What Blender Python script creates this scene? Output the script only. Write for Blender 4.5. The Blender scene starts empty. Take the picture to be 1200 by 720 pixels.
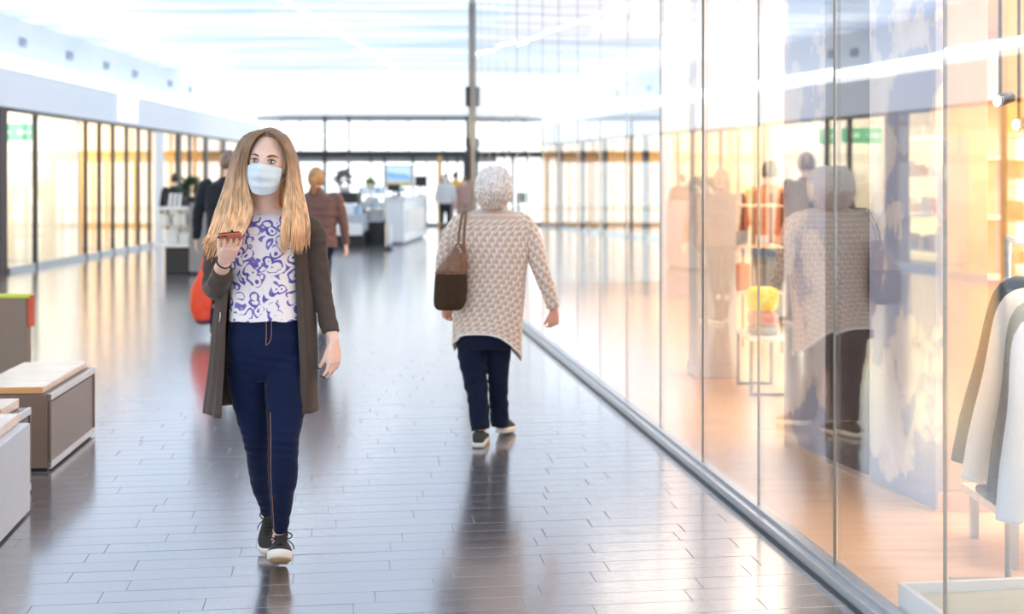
import bpy, bmesh, math, random
import numpy as np
from mathutils import Vector, Matrix, noise
random.seed(7)
C = bpy.context.scene.collection
S = bpy.context.scene
PI = math.pi
F = 1500.0                      # focal length in pixels of the 1200 px frame
HOR = 211.0
CAMZ = 1.5

# ------------------------------------------------------------------ camera
cam_d = bpy.data.cameras.new('camera'); cam = bpy.data.objects.new('camera', cam_d); C.objects.link(cam)
cam.location = (0, 0, CAMZ); cam.rotation_euler = (PI/2, 0, 0)
cam_d.sensor_width = 36; cam_d.lens = 36*F/1200; cam_d.shift_y = -(360-HOR)/1200
cam_d.dof.use_dof = True; cam_d.dof.focus_distance = 4.9; cam_d.dof.aperture_fstop = 2.1
cam_d.clip_end = 300
S.camera = cam
# ------------------------------------------------------------------ world, lights, exposure
S.view_settings.view_transform = 'Standard'; S.view_settings.look = 'None'
S.view_settings.exposure = 0.38; S.view_settings.gamma = 1; S.view_settings.use_curve_mapping = False
w = bpy.data.worlds.new('world'); S.world = w; w.use_nodes = True
bg = w.node_tree.nodes['Background']; bg.inputs[0].default_value = (0.93, 0.97, 1.0, 1); bg.inputs[1].default_value = 1.75
CEIL_STRENGTH = 1.45
SHOP_WARM = 1.0
def area(name, loc, size, power, color, rot=(0, 0, 0), sy=None):
    l = bpy.data.lights.new(name, 'AREA'); l.energy = power; l.color = color; l.size = size
    if sy: l.shape = 'RECTANGLE'; l.size_y = sy
    o = bpy.data.objects.new(name, l); o.location = loc; o.rotation_euler = rot; C.objects.link(o); return o
for i in range(4):     # warm ceiling lamps of the shop behind the glass
    yy = 4.5 + i*3.4
    area('shop_ceiling_light', (4.5-0.132*yy, yy, 3.32), 3.2, 145, (1.0, 0.84, 0.68))
for i in range(6):     # warm ceiling lamps of the shops on the left
    area('shop_ceiling_light', (-10.0, 12+i*5.0, 3.0), 2.2, 140, (1.0, 0.74, 0.38))

# ------------------------------------------------------------------ helpers
def W(px, py, Y):
    return Vector(((px-600)*Y/F, Y, CAMZ-(py-HOR)*Y/F))
def FL(px, py):
    Y = F*CAMZ/(py-HOR); return W(px, py, Y)
def GX(Y, off=0.0):             # X of the glass wall plane at depth Y
    return 1.81-0.132*Y+off

MATS = {}
def mat(name, col, rough=0.5, metal=0.0, emit=None, es=0.0, var=0.06, nscale=12.0, bump=0.0, bscale=60.0, spec=0.5, sheen=0.0, coat=0.0, stretch=None):
    if name in MATS: return MATS[name]
    m = bpy.data.materials.new(name); m.use_nodes = True; nt = m.node_tree; N = nt.nodes; L = nt.links
    b = N['Principled BSDF']; b.inputs['Roughness'].default_value = rough; b.inputs['Metallic'].default_value = metal
    b.inputs['Specular IOR Level'].default_value = spec
    b.inputs['Coat Weight'].default_value = coat
    if sheen: b.inputs['Sheen Weight'].default_value = sheen
    tc = N.new('ShaderNodeTexCoord'); mp = N.new('ShaderNodeMapping'); L.new(tc.outputs['Object'], mp.inputs[0])
    if stretch: mp.inputs['Scale'].default_value = stretch
    nz = N.new('ShaderNodeTexNoise'); nz.inputs['Scale'].default_value = nscale; nz.inputs['Detail'].default_value = 4
    L.new(mp.outputs[0], nz.inputs['Vector'])
    r = N.new('ShaderNodeMapRange'); r.inputs[1].default_value = 0.3; r.inputs[2].default_value = 0.7
    r.inputs[3].default_value = 1-var; r.inputs[4].default_value = 1+var; L.new(nz.outputs[0], r.inputs[0])
    mx = N.new('ShaderNodeVectorMath'); mx.operation = 'SCALE'; mx.inputs[0].default_value = col[:3]
    L.new(r.outputs[0], mx.inputs['Scale']); L.new(mx.outputs[0], b.inputs['Base Color'])
    if bump:
        n2 = N.new('ShaderNodeTexNoise'); n2.inputs['Scale'].default_value = bscale; n2.inputs['Detail'].default_value = 3
        L.new(mp.outputs[0], n2.inputs['Vector'])
        bp = N.new('ShaderNodeBump'); bp.inputs['Strength'].default_value = bump; bp.inputs['Distance'].default_value = 0.01
        L.new(n2.outputs[0], bp.inputs['Height']); L.new(bp.outputs[0], b.inputs['Normal'])
    if es:
        b.inputs['Emission Color'].default_value = (*(emit or col)[:3], 1); b.inputs['Emission Strength'].default_value = es
    MATS[name] = m; return m
def nodes(name):
    m = bpy.data.materials.new(name); m.use_nodes = True; nt = m.node_tree
    MATS[name] = m; return m, nt.nodes, nt.links, nt.nodes['Principled BSDF']
def ramp(N, stops, interp='LINEAR'):
    r = N.new('ShaderNodeValToRGB'); r.color_ramp.interpolation = interp
    e = r.color_ramp.elements
    while len(e) < len(stops): e.new(0.5)
    for k, (p, c) in enumerate(stops): e[k].position = p; e[k].color = (*c, 1)
    return r

def tag(o, label=None, cat=None, group=None, kind=None):
    if label: o['label'] = label
    if cat: o['category'] = cat
    if group: o['group'] = group
    if kind: o['kind'] = kind
    return o
def empty(name, loc=(0, 0, 0)):
    o = bpy.data.objects.new(name, None); o.location = loc; o.empty_display_size = 0.1; C.objects.link(o); return o
def rootloc(p):
    while p.parent: p = p.parent
    return np.array(p.location)

class MB:
    """collects verts, faces and per-corner uvs; build() links ONE mesh object"""
    def __init__(s): s.v = []; s.f = []; s.uv = []; s.mi = []; s.cur = 0
    def add(s, vs, fs, uvs=None):
        o = len(s.v); s.v += [tuple(p) for p in vs]
        for k, f in enumerate(fs):
            s.f.append(tuple(i+o for i in f)); s.uv.append(uvs[k] if uvs else [(0, 0)]*len(f)); s.mi.append(s.cur)
        return s
    def box(s, c, d, rz=0.0, M=None):
        x, y, z = d[0]/2, d[1]/2, d[2]/2
        P = [Vector((a*x, b*y, e*z)) for a in (-1, 1) for b in (-1, 1) for e in (-1, 1)]
        R = M if M is not None else Matrix.Rotation(rz, 3, 'Z')
        P = [R @ p + Vector(c) for p in P]
        fs = [(0, 1, 3, 2), (4, 6, 7, 5), (0, 4, 5, 1), (2, 3, 7, 6), (0, 2, 6, 4), (1, 5, 7, 3)]
        q = [(0, 0), (0, 1), (1, 1), (1, 0)]
        return s.add(P, fs, [q]*6)
    def span(s, a, b):          # axis aligned box from corner to corner
        return s.box([(a[i]+b[i])/2 for i in range(3)], [abs(b[i]-a[i]) for i in range(3)])
    def loft(s, rings, closed=True, cap=True):
        n = len(rings[0]); o = len(s.v); m = len(rings)
        R = [[Vector(p) for p in r] for r in rings]
        for r in R: s.v += [tuple(p) for p in r]
        vv = 0.0
        for i in range(m-1):
            dv = (sum((R[i+1][k] for k in range(n)), Vector())/n - sum((R[i][k] for k in range(n)), Vector())/n).length
            k2 = n if closed else n-1
            u0 = u1 = 0.0
            for k in range(k2):
                a, b = k, (k+1) % n
                du0 = (R[i][b]-R[i][a]).length; du1 = (R[i+1][b]-R[i+1][a]).length
                s.f.append((o+i*n+a, o+i*n+b, o+(i+1)*n+b, o+(i+1)*n+a)); s.mi.append(s.cur)
                s.uv.append([(u0, vv), (u0+du0, vv), (u1+du1, vv+dv), (u1, vv+dv)])
                u0 += du0; u1 += du1
            vv += dv
        if cap and closed:
            for i, rev in ((0, True), (m-1, False)):
                c = sum((p for p in R[i]), Vector())/n; ci = len(s.v); s.v.append(tuple(c))
                for k in range(n):
                    a, b = o+i*n+k, o+i*n+(k+1) % n
                    s.f.append((b, a, ci) if rev else (a, b, ci)); s.uv.append([(0, vv if not rev else 0)]*3); s.mi.append(s.cur)
        return s
    def tube(s, pts, rad, seg=12, sub=4, side=None, cap=True, flat=1.0):
        """pts list of Vector, rad list of r or (ra, rb); ra is along 'side'"""
        P = [Vector(p) for p in pts]; n = len(P)
        r2 = [(r, r*flat) if not isinstance(r, tuple) else r for r in rad]
        Q = []; RR = []
        for i in range(n-1):
            p0 = P[max(i-1, 0)]; p1 = P[i]; p2 = P[i+1]; p3 = P[min(i+2, n-1)]
            q0 = r2[max(i-1, 0)]; q1 = r2[i]; q2 = r2[i+1]; q3 = r2[min(i+2, n-1)]
            for k in range(sub):
                t = k/sub
                cr = lambda a, b, c, d: 0.5*((2*b)+(c-a)*t+(2*a-5*b+4*c-d)*t*t+(3*b-a-3*c+d)*t**3)
                Q.append(cr(p0, p1, p2, p3)); RR.append((cr(q0[0], q1[0], q2[0], q3[0]), cr(q0[1], q1[1], q2[1], q3[1])))
        Q.append(P[-1]); RR.append(r2[-1])
        side = Vector(side) if side is not None else None
        rings = []; prev = None
        for i in range(len(Q)):
            t = (Q[min(i+1, len(Q)-1)]-Q[max(i-1, 0)])
            t = t.normalized() if t.length > 1e-9 else Vector((0, 0, 1))
            if side is not None: a = side-t*side.dot(t)
            elif prev is not None: a = prev-t*prev.dot(t)
            else:
                a = Vector((1, 0, 0)) if abs(t.x) < 0.9 else Vector((0, 1, 0)); a = a-t*a.dot(t)
            if a.length < 1e-6: a = t.orthogonal()
            a.normalize(); prev = a; b = t.cross(a)
            ra, rb = max(RR[i][0], 1e-4), max(RR[i][1], 1e-4)
            rings.append([Q[i]+a*ra*math.cos(2*PI*k/seg)+b*rb*math.sin(2*PI*k/seg) for k in range(seg)])
        return s.loft(rings, True, cap)
    def ball(s, c, r, seg=16, rings=10, M=None):
        r = (r, r, r) if not isinstance(r, (tuple, list)) else r
        rg = []
        for i in range(rings+1):
            a = PI*i/rings; z = math.cos(a); q = max(math.sin(a), 1e-3)
            ring = [Vector((r[0]*q*math.cos(2*PI*k/seg), r[1]*q*math.sin(2*PI*k/seg), r[2]*z)) for k in range(seg)]
            rg.append([(M @ p if M else p)+Vector(c) for p in ring])
        return s.loft(rg)
    def cyl(s, a, b, r, seg=16, r2=None):
        return s.tube([a, b], [r, r2 if r2 is not None else r], seg, 1)
    def build(s, name, m, parent=None, smooth=True, bevel=0.0, label=None, solid=0.0):
        V = np.array(s.v, dtype=float)
        if parent is not None: V = V-rootloc(parent)
        me = bpy.data.meshes.new(name); me.from_pydata([tuple(p) for p in V], [], s.f)
        uvl = me.uv_layers.new(name='uv'); flat = [c for f in s.uv for c in f]
        uvl.data.foreach_set('uv', np.array(flat, dtype=np.float32).ravel())
        if isinstance(m, (list, tuple)):
            for q in m: me.materials.append(q)
            me.polygons.foreach_set('material_index', s.mi)
        else: me.materials.append(m)
        me.polygons.foreach_set('use_smooth', [smooth]*len(me.polygons))
        me.update()
        o = bpy.data.objects.new(name, me); C.objects.link(o)
        if parent is not None: o.parent = parent
        if bevel:
            b = o.modifiers.new('bevel', 'BEVEL'); b.width = bevel; b.segments = 2; b.limit_method = 'ANGLE'
        if solid:
            b = o.modifiers.new('solid', 'SOLIDIFY'); b.thickness = solid; b.offset = 0
        if label: o['label'] = label
        return o
    def merged(s, name, m, parent=None, voxel=0.006, smooth=3, label=None, post=None):
        """union of everything collected, as one continuous surface"""
        V = np.array(s.v, dtype=float)
        if parent is not None: V = V-rootloc(parent)
        me = bpy.data.meshes.new(name+'_src'); me.from_pydata([tuple(p) for p in V], [], s.f); me.update()
        t = bpy.data.objects.new('tmp', me); C.objects.link(t)
        r = t.modifiers.new('r', 'REMESH'); r.mode = 'VOXEL'; r.voxel_size = voxel; r.use_smooth_shade = True
        sm = t.modifiers.new('s', 'SMOOTH'); sm.factor = 0.5; sm.iterations = smooth
        dg = bpy.context.evaluated_depsgraph_get()
        me2 = bpy.data.meshes.new_from_object(t.evaluated_get(dg)); me2.name = name
        bpy.data.objects.remove(t); bpy.data.meshes.remove(me)
        if post:
            co = np.empty(len(me2.vertices)*3); me2.vertices.foreach_get('co', co); co = co.reshape(-1, 3)
            base = rootloc(parent) if parent is not None else np.zeros(3)
            co = post(co+base)-base; me2.vertices.foreach_set('co', co.ravel()); me2.update()
        me2.materials.clear(); me2.materials.append(m)
        me2.polygons.foreach_set('use_smooth', [True]*len(me2.polygons))
        o = bpy.data.objects.new(name, me2); C.objects.link(o)
        if parent is not None: o.parent = parent
        if label: o['label'] = label
        return o
def copy_tree(o, parent=None):
    c = o.copy(); C.objects.link(c)
    if parent is not None: c.parent = parent
    for ch in list(o.children): copy_tree(ch, c)
    return c
def boxpart(name, m, a, b, parent=None, bevel=0.0, label=None):
    return MB().span(a, b).build(name, m, parent, smooth=False, bevel=bevel, label=label)
def wrinkle(amp, sc, zs=2.2):
    def f(co):
        out = co.copy()
        for i in range(len(co)):
            p = co[i]; n = noise.noise_vector(Vector((p[0]*sc, p[1]*sc, p[2]*sc*zs)))
            out[i] += np.array(n)*amp
        return out
    return f

# ------------------------------------------------------------------ materials
M_white = mat('white_paint', (0.86, 0.87, 0.88), 0.45, var=0.02, bump=0.05)
M_cream = mat('cream_laminate', (0.86, 0.80, 0.74), 0.4, var=0.03)
M_peach = mat('peach_panel', (0.80, 0.60, 0.50), 0.5, var=0.03)
M_dark = mat('dark_frame', (0.035, 0.04, 0.045), 0.35, metal=0.4, var=0.1)
M_black = mat('black_laminate', (0.012, 0.016, 0.018), 0.4, var=0.1)
M_steel = mat('brushed_steel', (0.50, 0.54, 0.58), 0.35, metal=0.85, var=0.05, nscale=40, stretch=(1, 1, 8))
M_grey = mat('grey_panel', (0.26, 0.27, 0.29), 0.5, var=0.05)
M_gold = mat('gold_panel', (0.62, 0.40, 0.12), 0.45, var=0.1)
M_fascia = mat('fascia_panel', (0.90, 0.94, 0.98), 0.5, var=0.02)

def glass(name, r0=0.05, tint=(0.97, 0.985, 0.98), rough=0.0, power=4.5):
    m = bpy.data.materials.new(name); m.use_nodes = True; nt = m.node_tree; N = nt.nodes; L = nt.links
    N.remove(N['Principled BSDF'])
    lw = N.new('ShaderNodeLayerWeight'); lw.inputs['Blend'].default_value = 0.5
    p = N.new('ShaderNodeMath'); p.operation = 'POWER'; p.inputs[1].default_value = power; L.new(lw.outputs['Facing'], p.inputs[0])
    q = N.new('ShaderNodeMath'); q.operation = 'MULTIPLY_ADD'; q.inputs[1].default_value = 1-r0; q.inputs[2].default_value = r0
    L.new(p.outputs[0], q.inputs[0])
    tr = N.new('ShaderNodeBsdfTransparent'); tr.inputs[0].default_value = (*tint, 1)
    gl = N.new('ShaderNodeBsdfGlossy'); gl.inputs['Roughness'].default_value = rough; gl.inputs[0].default_value = (1, 1, 1, 1)
    mx = N.new('ShaderNodeMixShader'); L.new(q.outputs[0], mx.inputs[0]); L.new(tr.outputs[0], mx.inputs[1]); L.new(gl.outputs[0], mx.inputs[2])
    L.new(mx.outputs[0], N['Material Output'].inputs[0]); MATS[name] = m; return m
M_glass = glass('shop_glass', 0.09, power=3.4)
M_glass2 = glass('clear_glass', 0.035)

def wood(name, c1, c2, scale=3.0, rough=0.35, stretch=(1, 8, 8)):
    m, N, L, b = nodes(name)
    tc = N.new('ShaderNodeTexCoord'); mp = N.new('ShaderNodeMapping'); mp.inputs['Scale'].default_value = stretch
    L.new(tc.outputs['Object'], mp.inputs[0])
    nz = N.new('ShaderNodeTexNoise'); nz.inputs['Scale'].default_value = scale; nz.inputs['Detail'].default_value = 8; nz.inputs['Distortion'].default_value = 0.6
    L.new(mp.outputs[0], nz.inputs['Vector'])
    r = ramp(N, [(0.3, c1), (0.7, c2)]); L.new(nz.outputs[0], r.inputs[0]); L.new(r.outputs[0], b.inputs['Base Color'])
    b.inputs['Roughness'].default_value = rough
    return m
M_birch = wood('birch_top', (0.80, 0.63, 0.50), (0.90, 0.75, 0.63), rough=0.2)
M_oak = wood('orange_oak_edge', (0.62, 0.30, 0.11), (0.75, 0.40, 0.17))
M_woodfloor = wood('pale_wood_floor', (0.84, 0.53, 0.32), (0.95, 0.67, 0.44), 2.0, 0.30, (1.0, 9, 1))

# ------------------------------------------------------------------ SETTING: floor
A = math.atan(0.132)            # the glass wall and the floor planks are turned by this angle
def fr(a, b):                   # floor frame (a across, b along the glass wall) -> world
    return Vector((a*math.cos(A)-b*math.sin(A), a*math.sin(A)+b*math.cos(A), 0))
m, N, L, b = nodes('floor_plank_tile')
tc = N.new('ShaderNodeTexCoord'); nz = N.new('ShaderNodeTexNoise'); nz.inputs['Scale'].default_value = 5; nz.inputs['Detail'].default_value = 6
mp = N.new('ShaderNodeMapping'); mp.inputs['Scale'].default_value = (0.5, 3, 1); L.new(tc.outputs['Object'], mp.inputs[0]); L.new(mp.outputs[0], nz.inputs['Vector'])
oi = N.new('ShaderNodeObjectInfo')
ad = N.new('ShaderNodeMath'); ad.operation = 'MULTIPLY_ADD'; ad.inputs[1].default_value = 0.35; L.new(oi.outputs['Random'], ad.inputs[0]); L.new(nz.outputs[0], ad.inputs[2])
r = ramp(N, [(0.35, (0.105, 0.098, 0.108)), (0.95, (0.155, 0.148, 0.162))]); L.new(ad.outputs[0], r.inputs[0]); L.new(r.outputs[0], b.inputs['Base Color'])
b.inputs['Roughness'].default_value = 0.20; b.inputs['IOR'].default_value = 3.0; b.inputs['Coat Weight'].default_value = 1.0; b.inputs['Coat IOR'].default_value = 2.0; b.inputs['Coat Roughness'].default_value = 0.16
rr = N.new('ShaderNodeMapRange'); rr.inputs[3].default_value = 0.15; rr.inputs[4].default_value = 0.27; L.new(nz.outputs[0], rr.inputs[0]); L.new(rr.outputs[0], b.inputs['Roughness'])
bp = N.new('ShaderNodeBump'); bp.inputs['Strength'].default_value = 0.02; bp.inputs['Distance'].default_value = 0.01; L.new(nz.outputs[0], bp.inputs['Height']); L.new(bp.outputs[0], b.inputs['Normal'])
M_floor = m
M_grout = mat('grout', (0.14, 0.13, 0.135), 0.3, var=0.1, spec=1.0, coat=1.0)
ZT = -0.0022
fb = MB()
fb.add([(-16, -6, -0.03), (14, -6, -0.03), (14, 60, -0.03), (-16, 60, -0.03), (-16, -6, -0.004), (14, -6, -0.004), (14, 60, -0.004), (-16, 60, -0.004)],
       [(0, 3, 2, 1), (4, 5, 6, 7), (0, 1, 5, 4), (1, 2, 6, 5), (2, 3, 7, 6), (3, 0, 4, 7)])
floor = fb.build('floor', M_grout, smooth=False); tag(floor, 'dark grey glossy plank tile floor of the mall walkway', kind='structure')
PL, PW_, G = 0.60, 0.125, 0.0022
def plank_mesh():
    bm = MB(); x, y = PL/2-G/2, PW_/2-G/2; c = 0.0008
    top = [(-x+c, -y+c, 0), (x-c, -y+c, 0), (x-c, y-c, 0), (-x+c, y-c, 0)]
    mid = [(-x, -y, -c), (x, -y, -c), (x, y, -c), (-x, y, -c)]
    bot = [(-x, -y, -.012), (x, -y, -.012), (x, y, -.012), (-x, y, -.012)]
    bm.add(top+mid+bot, [(0, 1, 2, 3)]+[(4+i, 4+(i+1) % 4, (i+1) % 4, i) for i in range(4)]+[(8+i, 8+(i+1) % 4, 4+(i+1) % 4, 4+i) for i in range(4)])
    return bm
pm = plank_mesh(); protop = pm.build('plank', M_floor, floor, smooth=False)
cands = []
for j in range(-20, 130):
    bb = j*PW_
    off = (j*0.37 % 1)*PL if j % 3 else (j*0.21 % 1)*PL
    for i in range(-22, 10):
        aa = i*PL+off; p = fr(aa, bb)
        if p.y < 3.2: continue
        px = 600+p.x*F/p.y; py = HOR+CAMZ*F/p.y
        wpx = PL*F/p.y/2
        if p.x > GX(p.y)+0.25 or px+wpx < -30 or py > 760: continue
        cands.append((p.y, aa, bb, p))
cands.sort(key=lambda t: t[0])
used = 0
for (yy, aa, bb, p) in cands[:300]:
    o = protop if used == 0 else protop.copy()
    if used: C.objects.link(o); o.parent = floor
    used += 1
    o.location = (p.x, p.y, random.uniform(-0.0004, 0.0002))
    o.rotation_euler = (random.gauss(0, 0.0007), random.gauss(0, 0.0005), A)
def plank_field(cl, name, z=0.0, lim=None):
    q = MB()
    for (yy, aa, bb, p) in cl:
        M = Matrix.Rotation(A, 3, 'Z'); dz = random.uniform(-0.0004, 0.0002)
        vs = [M @ Vector(v)+p+Vector((0, 0, dz)) for v in pm.v]
        q.add(vs, pm.f[:5])
    return q.build(name, M_floor, floor, smooth=False)
far = []
for j in range(-40, 700):
    bb = j*PW_; off = (j*0.37 % 1)*PL if j % 3 else (j*0.21 % 1)*PL
    for i in range(-40, 12):
        aa = i*PL+off; p = fr(aa, bb)
        if p.y < -2 or p.y > 19 or p.x < -8.3 or p.x > GX(p.y)+0.25: continue
        far.append((p.y, aa, bb, p))
near = set((round(c[1], 3), round(c[2], 3)) for c in cands[:300])
far = [c for c in far if (round(c[1], 3), round(c[2], 3)) not in near]
pf = plank_field(far, 'plank_field'); tag(pf, kind='stuff')
# beyond the planks the joints are too fine to see
q = MB().span((-8.6, 18.9, -0.02), (12, 46, -0.0005)); o = q.build('far_floor', M_floor, floor, smooth=False)
tag(o, kind='stuff'); o.name = 'plank_field'

# wood floor of the glass shop
q = MB(); a0, a1 = 0.10, 9.0
q.add([(GX(-3, .1), -3, .012), (a1, -3, .012), (a1, 18.6, .012), (GX(18.6, .1), 18.6, .012), (GX(-3, .1), -3, -.02), (a1, -3, -.02), (a1, 18.6, -.02), (GX(18.6, .1), 18.6, -.02)],
      [(0, 1, 2, 3), (4, 7, 6, 5), (0, 4, 5, 1), (1, 5, 6, 2), (2, 6, 7, 3), (3, 7, 4, 0)])
o = q.build('floor', M_woodfloor, smooth=False); tag(o, 'pale peach wood floor inside the glass fronted shop', kind='structure')

# ------------------------------------------------------------------ SETTING: ceiling
m, N, L, b = nodes('luminous_ceiling')
tc = N.new('ShaderNodeTexCoord'); mp = N.new('ShaderNodeMapping'); mp.inputs['Scale'].default_value = (0.11, 1.0, 1); mp.inputs['Rotation'].default_value = (0, 0, -0.05)
L.new(tc.outputs['Object'], mp.inputs[0])
nz = N.new('ShaderNodeTexNoise'); nz.inputs['Scale'].default_value = 1.5; nz.inputs['Detail'].default_value = 7; nz.inputs['Roughness'].default_value = 0.68; L.new(mp.outputs[0], nz.inputs['Vector'])
r = ramp(N, [(0.36, (0.24, 0.35, 0.53)), (0.52, (0.40, 0.48, 0.60)), (0.70, (0.74, 0.78, 0.84))]); L.new(nz.outputs[0], r.inputs[0])
b.inputs['Base Color'].default_value = (0.04, 0.045, 0.05, 1)
L.new(r.outputs[0], b.inputs['Emission Color']); b.inputs['Emission Strength'].default_value = CEIL_STRENGTH
M_ceil = m
o = MB().span((-8.8, -4, 4.30), (9, 33, 4.42)).build('ceiling', M_ceil, smooth=False)
tag(o, 'backlit pale blue streaked ceiling over the walkway', kind='structure')
q = MB(); q.add([(-8.8, 33, 4.30), (12, 33, 4.30), (12, 41.4, 3.52), (-8.8, 41.4, 3.52), (-8.8, 33, 4.42), (12, 33, 4.42), (12, 41.4, 3.7), (-8.8, 41.4, 3.7)],
    [(0, 3, 2, 1), (4, 5, 6, 7), (0, 1, 5, 4), (1, 2, 6, 5), (2, 3, 7, 6), (3, 0, 4, 7)])
o = q.build('ceiling', mat('far_ceiling', (0.80, 0.86, 0.92), 0.4, emit=(0.85, 0.93, 1.0), es=0.62, var=0.03), smooth=False); tag(o, 'white sloping ceiling in front of the entrance windows', kind='structure')  # glow put into the material to whiten the slab; it is no lamp
M_lampw = mat('white_lamp', (1, 1, 1), 0.5, emit=(1, 0.99, 0.97), es=5.0, var=0)
a, b2 = W(335, 0, 19.9), W(470, 83, 33)
q = MB().tube([(a.x-0.6, 15.0, 4.285), (a.x, 19.9, 4.285), (b2.x, 32.8, 4.285)], [(0.022, 0.01)]*3, 8, 2, side=(1, 0, 0))
o = q.build('light_strip', M_lampw); tag(o, 'thin white light line running diagonally across the ceiling', 'ceiling light')

# ------------------------------------------------------------------ SETTING: left wall with shop fronts
XL = -8.07
M_bulk = mat('bulkhead', (0.88, 0.93, 0.98), 0.5, var=0.02)
o = MB().span((XL-0.25, 6, 2.66), (XL+0.05, 40.9, 3.28)).build('wall_left', M_fascia, smooth=False)
tag(o, 'white fascia above the shop fronts on the left', kind='structure')
o2 = MB().span((XL-1.4, 6, 3.62), (XL-0.5, 40.9, 4.30)).build('wall_left', M_bulk, smooth=False)
tag(o2, 'pale blue bulkhead above the lit cove on the left', kind='structure')
o3 = MB().span((XL-1.4, 6, 3.20), (XL-0.2, 40.9, 3.27)).build('trim_1', M_white, smooth=False); tag(o3, 'ledge of the lit cove', kind='structure')
o = MB().span((XL-1.0, 8, 3.28), (XL-0.75, 40.5, 3.36)).build('cove_light', mat('cove_lamp', (1, 1, 1), 0.5, emit=(0.95, 0.98, 1), es=13, var=0))
tag(o, 'continuous white light trough glowing above the left shop fascia', 'cove light')
# little downlights on the bulkhead
proto = None
for i, (px, py) in enumerate([(25, 53), (80, 65), (123, 76), (157, 83), (198, 93), (222, 98)]):
    Y = F*(-XL+0.5)/(600-px); loc = (XL-0.46, Y, 3.90)
    if proto is None:
        proto = empty('wall_lamp', loc)
        MB().box((loc[0]-0.02, loc[1], loc[2]), (0.06, 0.24, 0.17)).build('lamp_housing', mat('pale_grey_housing', (0.42, 0.50, 0.55), 0.5), proto, smooth=False, bevel=0.01)
        MB().cyl((loc[0]+0.01, loc[1], loc[2]), (loc[0]+0.05, loc[1], loc[2]), 0.06).build('lens', M_steel, proto)
        t = proto
    else: t = copy_tree(proto); t.location = loc
    od = ['first', 'second', 'third', 'fourth', 'fifth', 'sixth'][i]
    tag(t, '%s grey box lamp from the left on the pale left bulkhead' % od, 'wall lamp', 'box lamps on the left bulkhead')
# white square sign on the fascia near px 150,122
Y = 27.0
o = MB().box((XL+0.10, 26.6, 3.02), (0.08, 1.1, 0.62)).build('blank_sign', mat('sign_white', (0.9, 0.92, 0.95), 0.4, emit=(0.95, 0.97, 1), es=0.5, var=0), smooth=False, bevel=0.01)
tag(o, 'white square sign board on the left fascia above the folding doors', 'sign')

def zy(px): return F*(-XL)/(600-px)
# dark mullions and panes : window_1 (shop one) window_2 (folding doors) window_3 (far shops)
def shopfront(name, label, posts, panes, ztop=2.66):
    r = boxpart(name, M_dark, (XL-0.06, panes[0], 2.60), (XL+0.04, panes[1], 2.66)); tag(r, label, kind='structure')
    boxpart('bottom_rail', M_steel, (XL-0.05, panes[0], 0.0), (XL+0.03, panes[1], 0.10), r)
    prev = panes[0]; ys = [panes[0]]+[p[0] for p in posts]+[panes[1]]
    for y, wd, mm in posts:
        boxpart('mullion', mm, (XL-0.03, y-wd/2, 0), (XL+0.035, y+wd/2, 2.66), r)
    for k in range(len(ys)-1):
        if ys[k+1]-ys[k] > 0.15:
            boxpart('pane', M_glass2, (XL-0.006, ys[k]+0.03, 0.10), (XL+0.006, ys[k+1]-0.03, 2.60), r)
    return r
M_brownpost = mat('dark_brown_post', (0.05, 0.03, 0.03), 0.5)
shopfront('window_1', 'glazed front of the nearest bright shop on the left', [(zy(41), .09, M_dark)], (20.5, 24.15))
shopfront('window_2', 'row of dark framed folding glass doors on the left', [(zy(x), .07, M_dark) for x in (100, 116, 132, 148, 162, 175)], (24.15, 28.75))
shopfront('window_3', 'far glazed shop front on the left', [(29.2, .7, M_white), (zy(209), .35, M_black), (zy(222), .10, M_dark), (zy(241), .30, M_dark), (zy(262), .25, M_dark), (zy(281), .2, M_dark)], (28.75, 40.3))
shopfront('window_4', 'near glazed shop front on the left, seen in the reflection', [(9.5, .1, M_dark), (12, .1, M_dark), (14.3, .3, M_brownpost), (16.4, .1, M_dark), (18.3, .1, M_dark)], (7, 20.1))
o = boxpart('trim_2', M_brownpost, (XL-0.25, 20.05, 0), (XL+0.05, 20.36, 2.66)); tag(o, 'dark brown post at the left edge', kind='structure')
# shop interiors behind the left front
M_warmwall = mat('warm_wall', (0.92, 0.62, 0.27), 0.6, var=0.05)
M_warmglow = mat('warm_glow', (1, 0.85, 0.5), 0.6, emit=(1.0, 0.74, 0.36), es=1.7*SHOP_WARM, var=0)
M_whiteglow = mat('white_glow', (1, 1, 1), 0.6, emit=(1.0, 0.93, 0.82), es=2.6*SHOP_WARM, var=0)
o = MB().span((-12.6, 6, 0), (-12.4, 41, 3.3)).build('wall_back', M_warmwall, smooth=False); tag(o, 'warm back wall of the shops on the left', kind='structure')
o = MB().span((-12.4, 6, 3.12), (XL-0.1, 41, 3.2)).build('ceiling', M_white, smooth=False); tag(o, 'white ceiling of the shops on the left', kind='structure')
for k, y in enumerate((6.9, 24.1, 28.8, 34.2, 40.6)):
    o = MB().span((-12.4, y, 0), (XL-0.1, y+0.12, 3.12)).build('wall_side', M_warmwall if k != 1 else M_white, smooth=False); tag(o, 'partition wall between the shops on the left', kind='structure')
goodcols = [(0.75, 0.72, 0.7), (0.55, 0.35, 0.2), (0.85, 0.6, 0.25), (0.25, 0.28, 0.3), (0.8, 0.2, 0.12), (0.9, 0.88, 0.8)]
GM = [mat('goods_%d' % i, c, 0.5) for i, c in enumerate(goodcols)]
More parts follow.
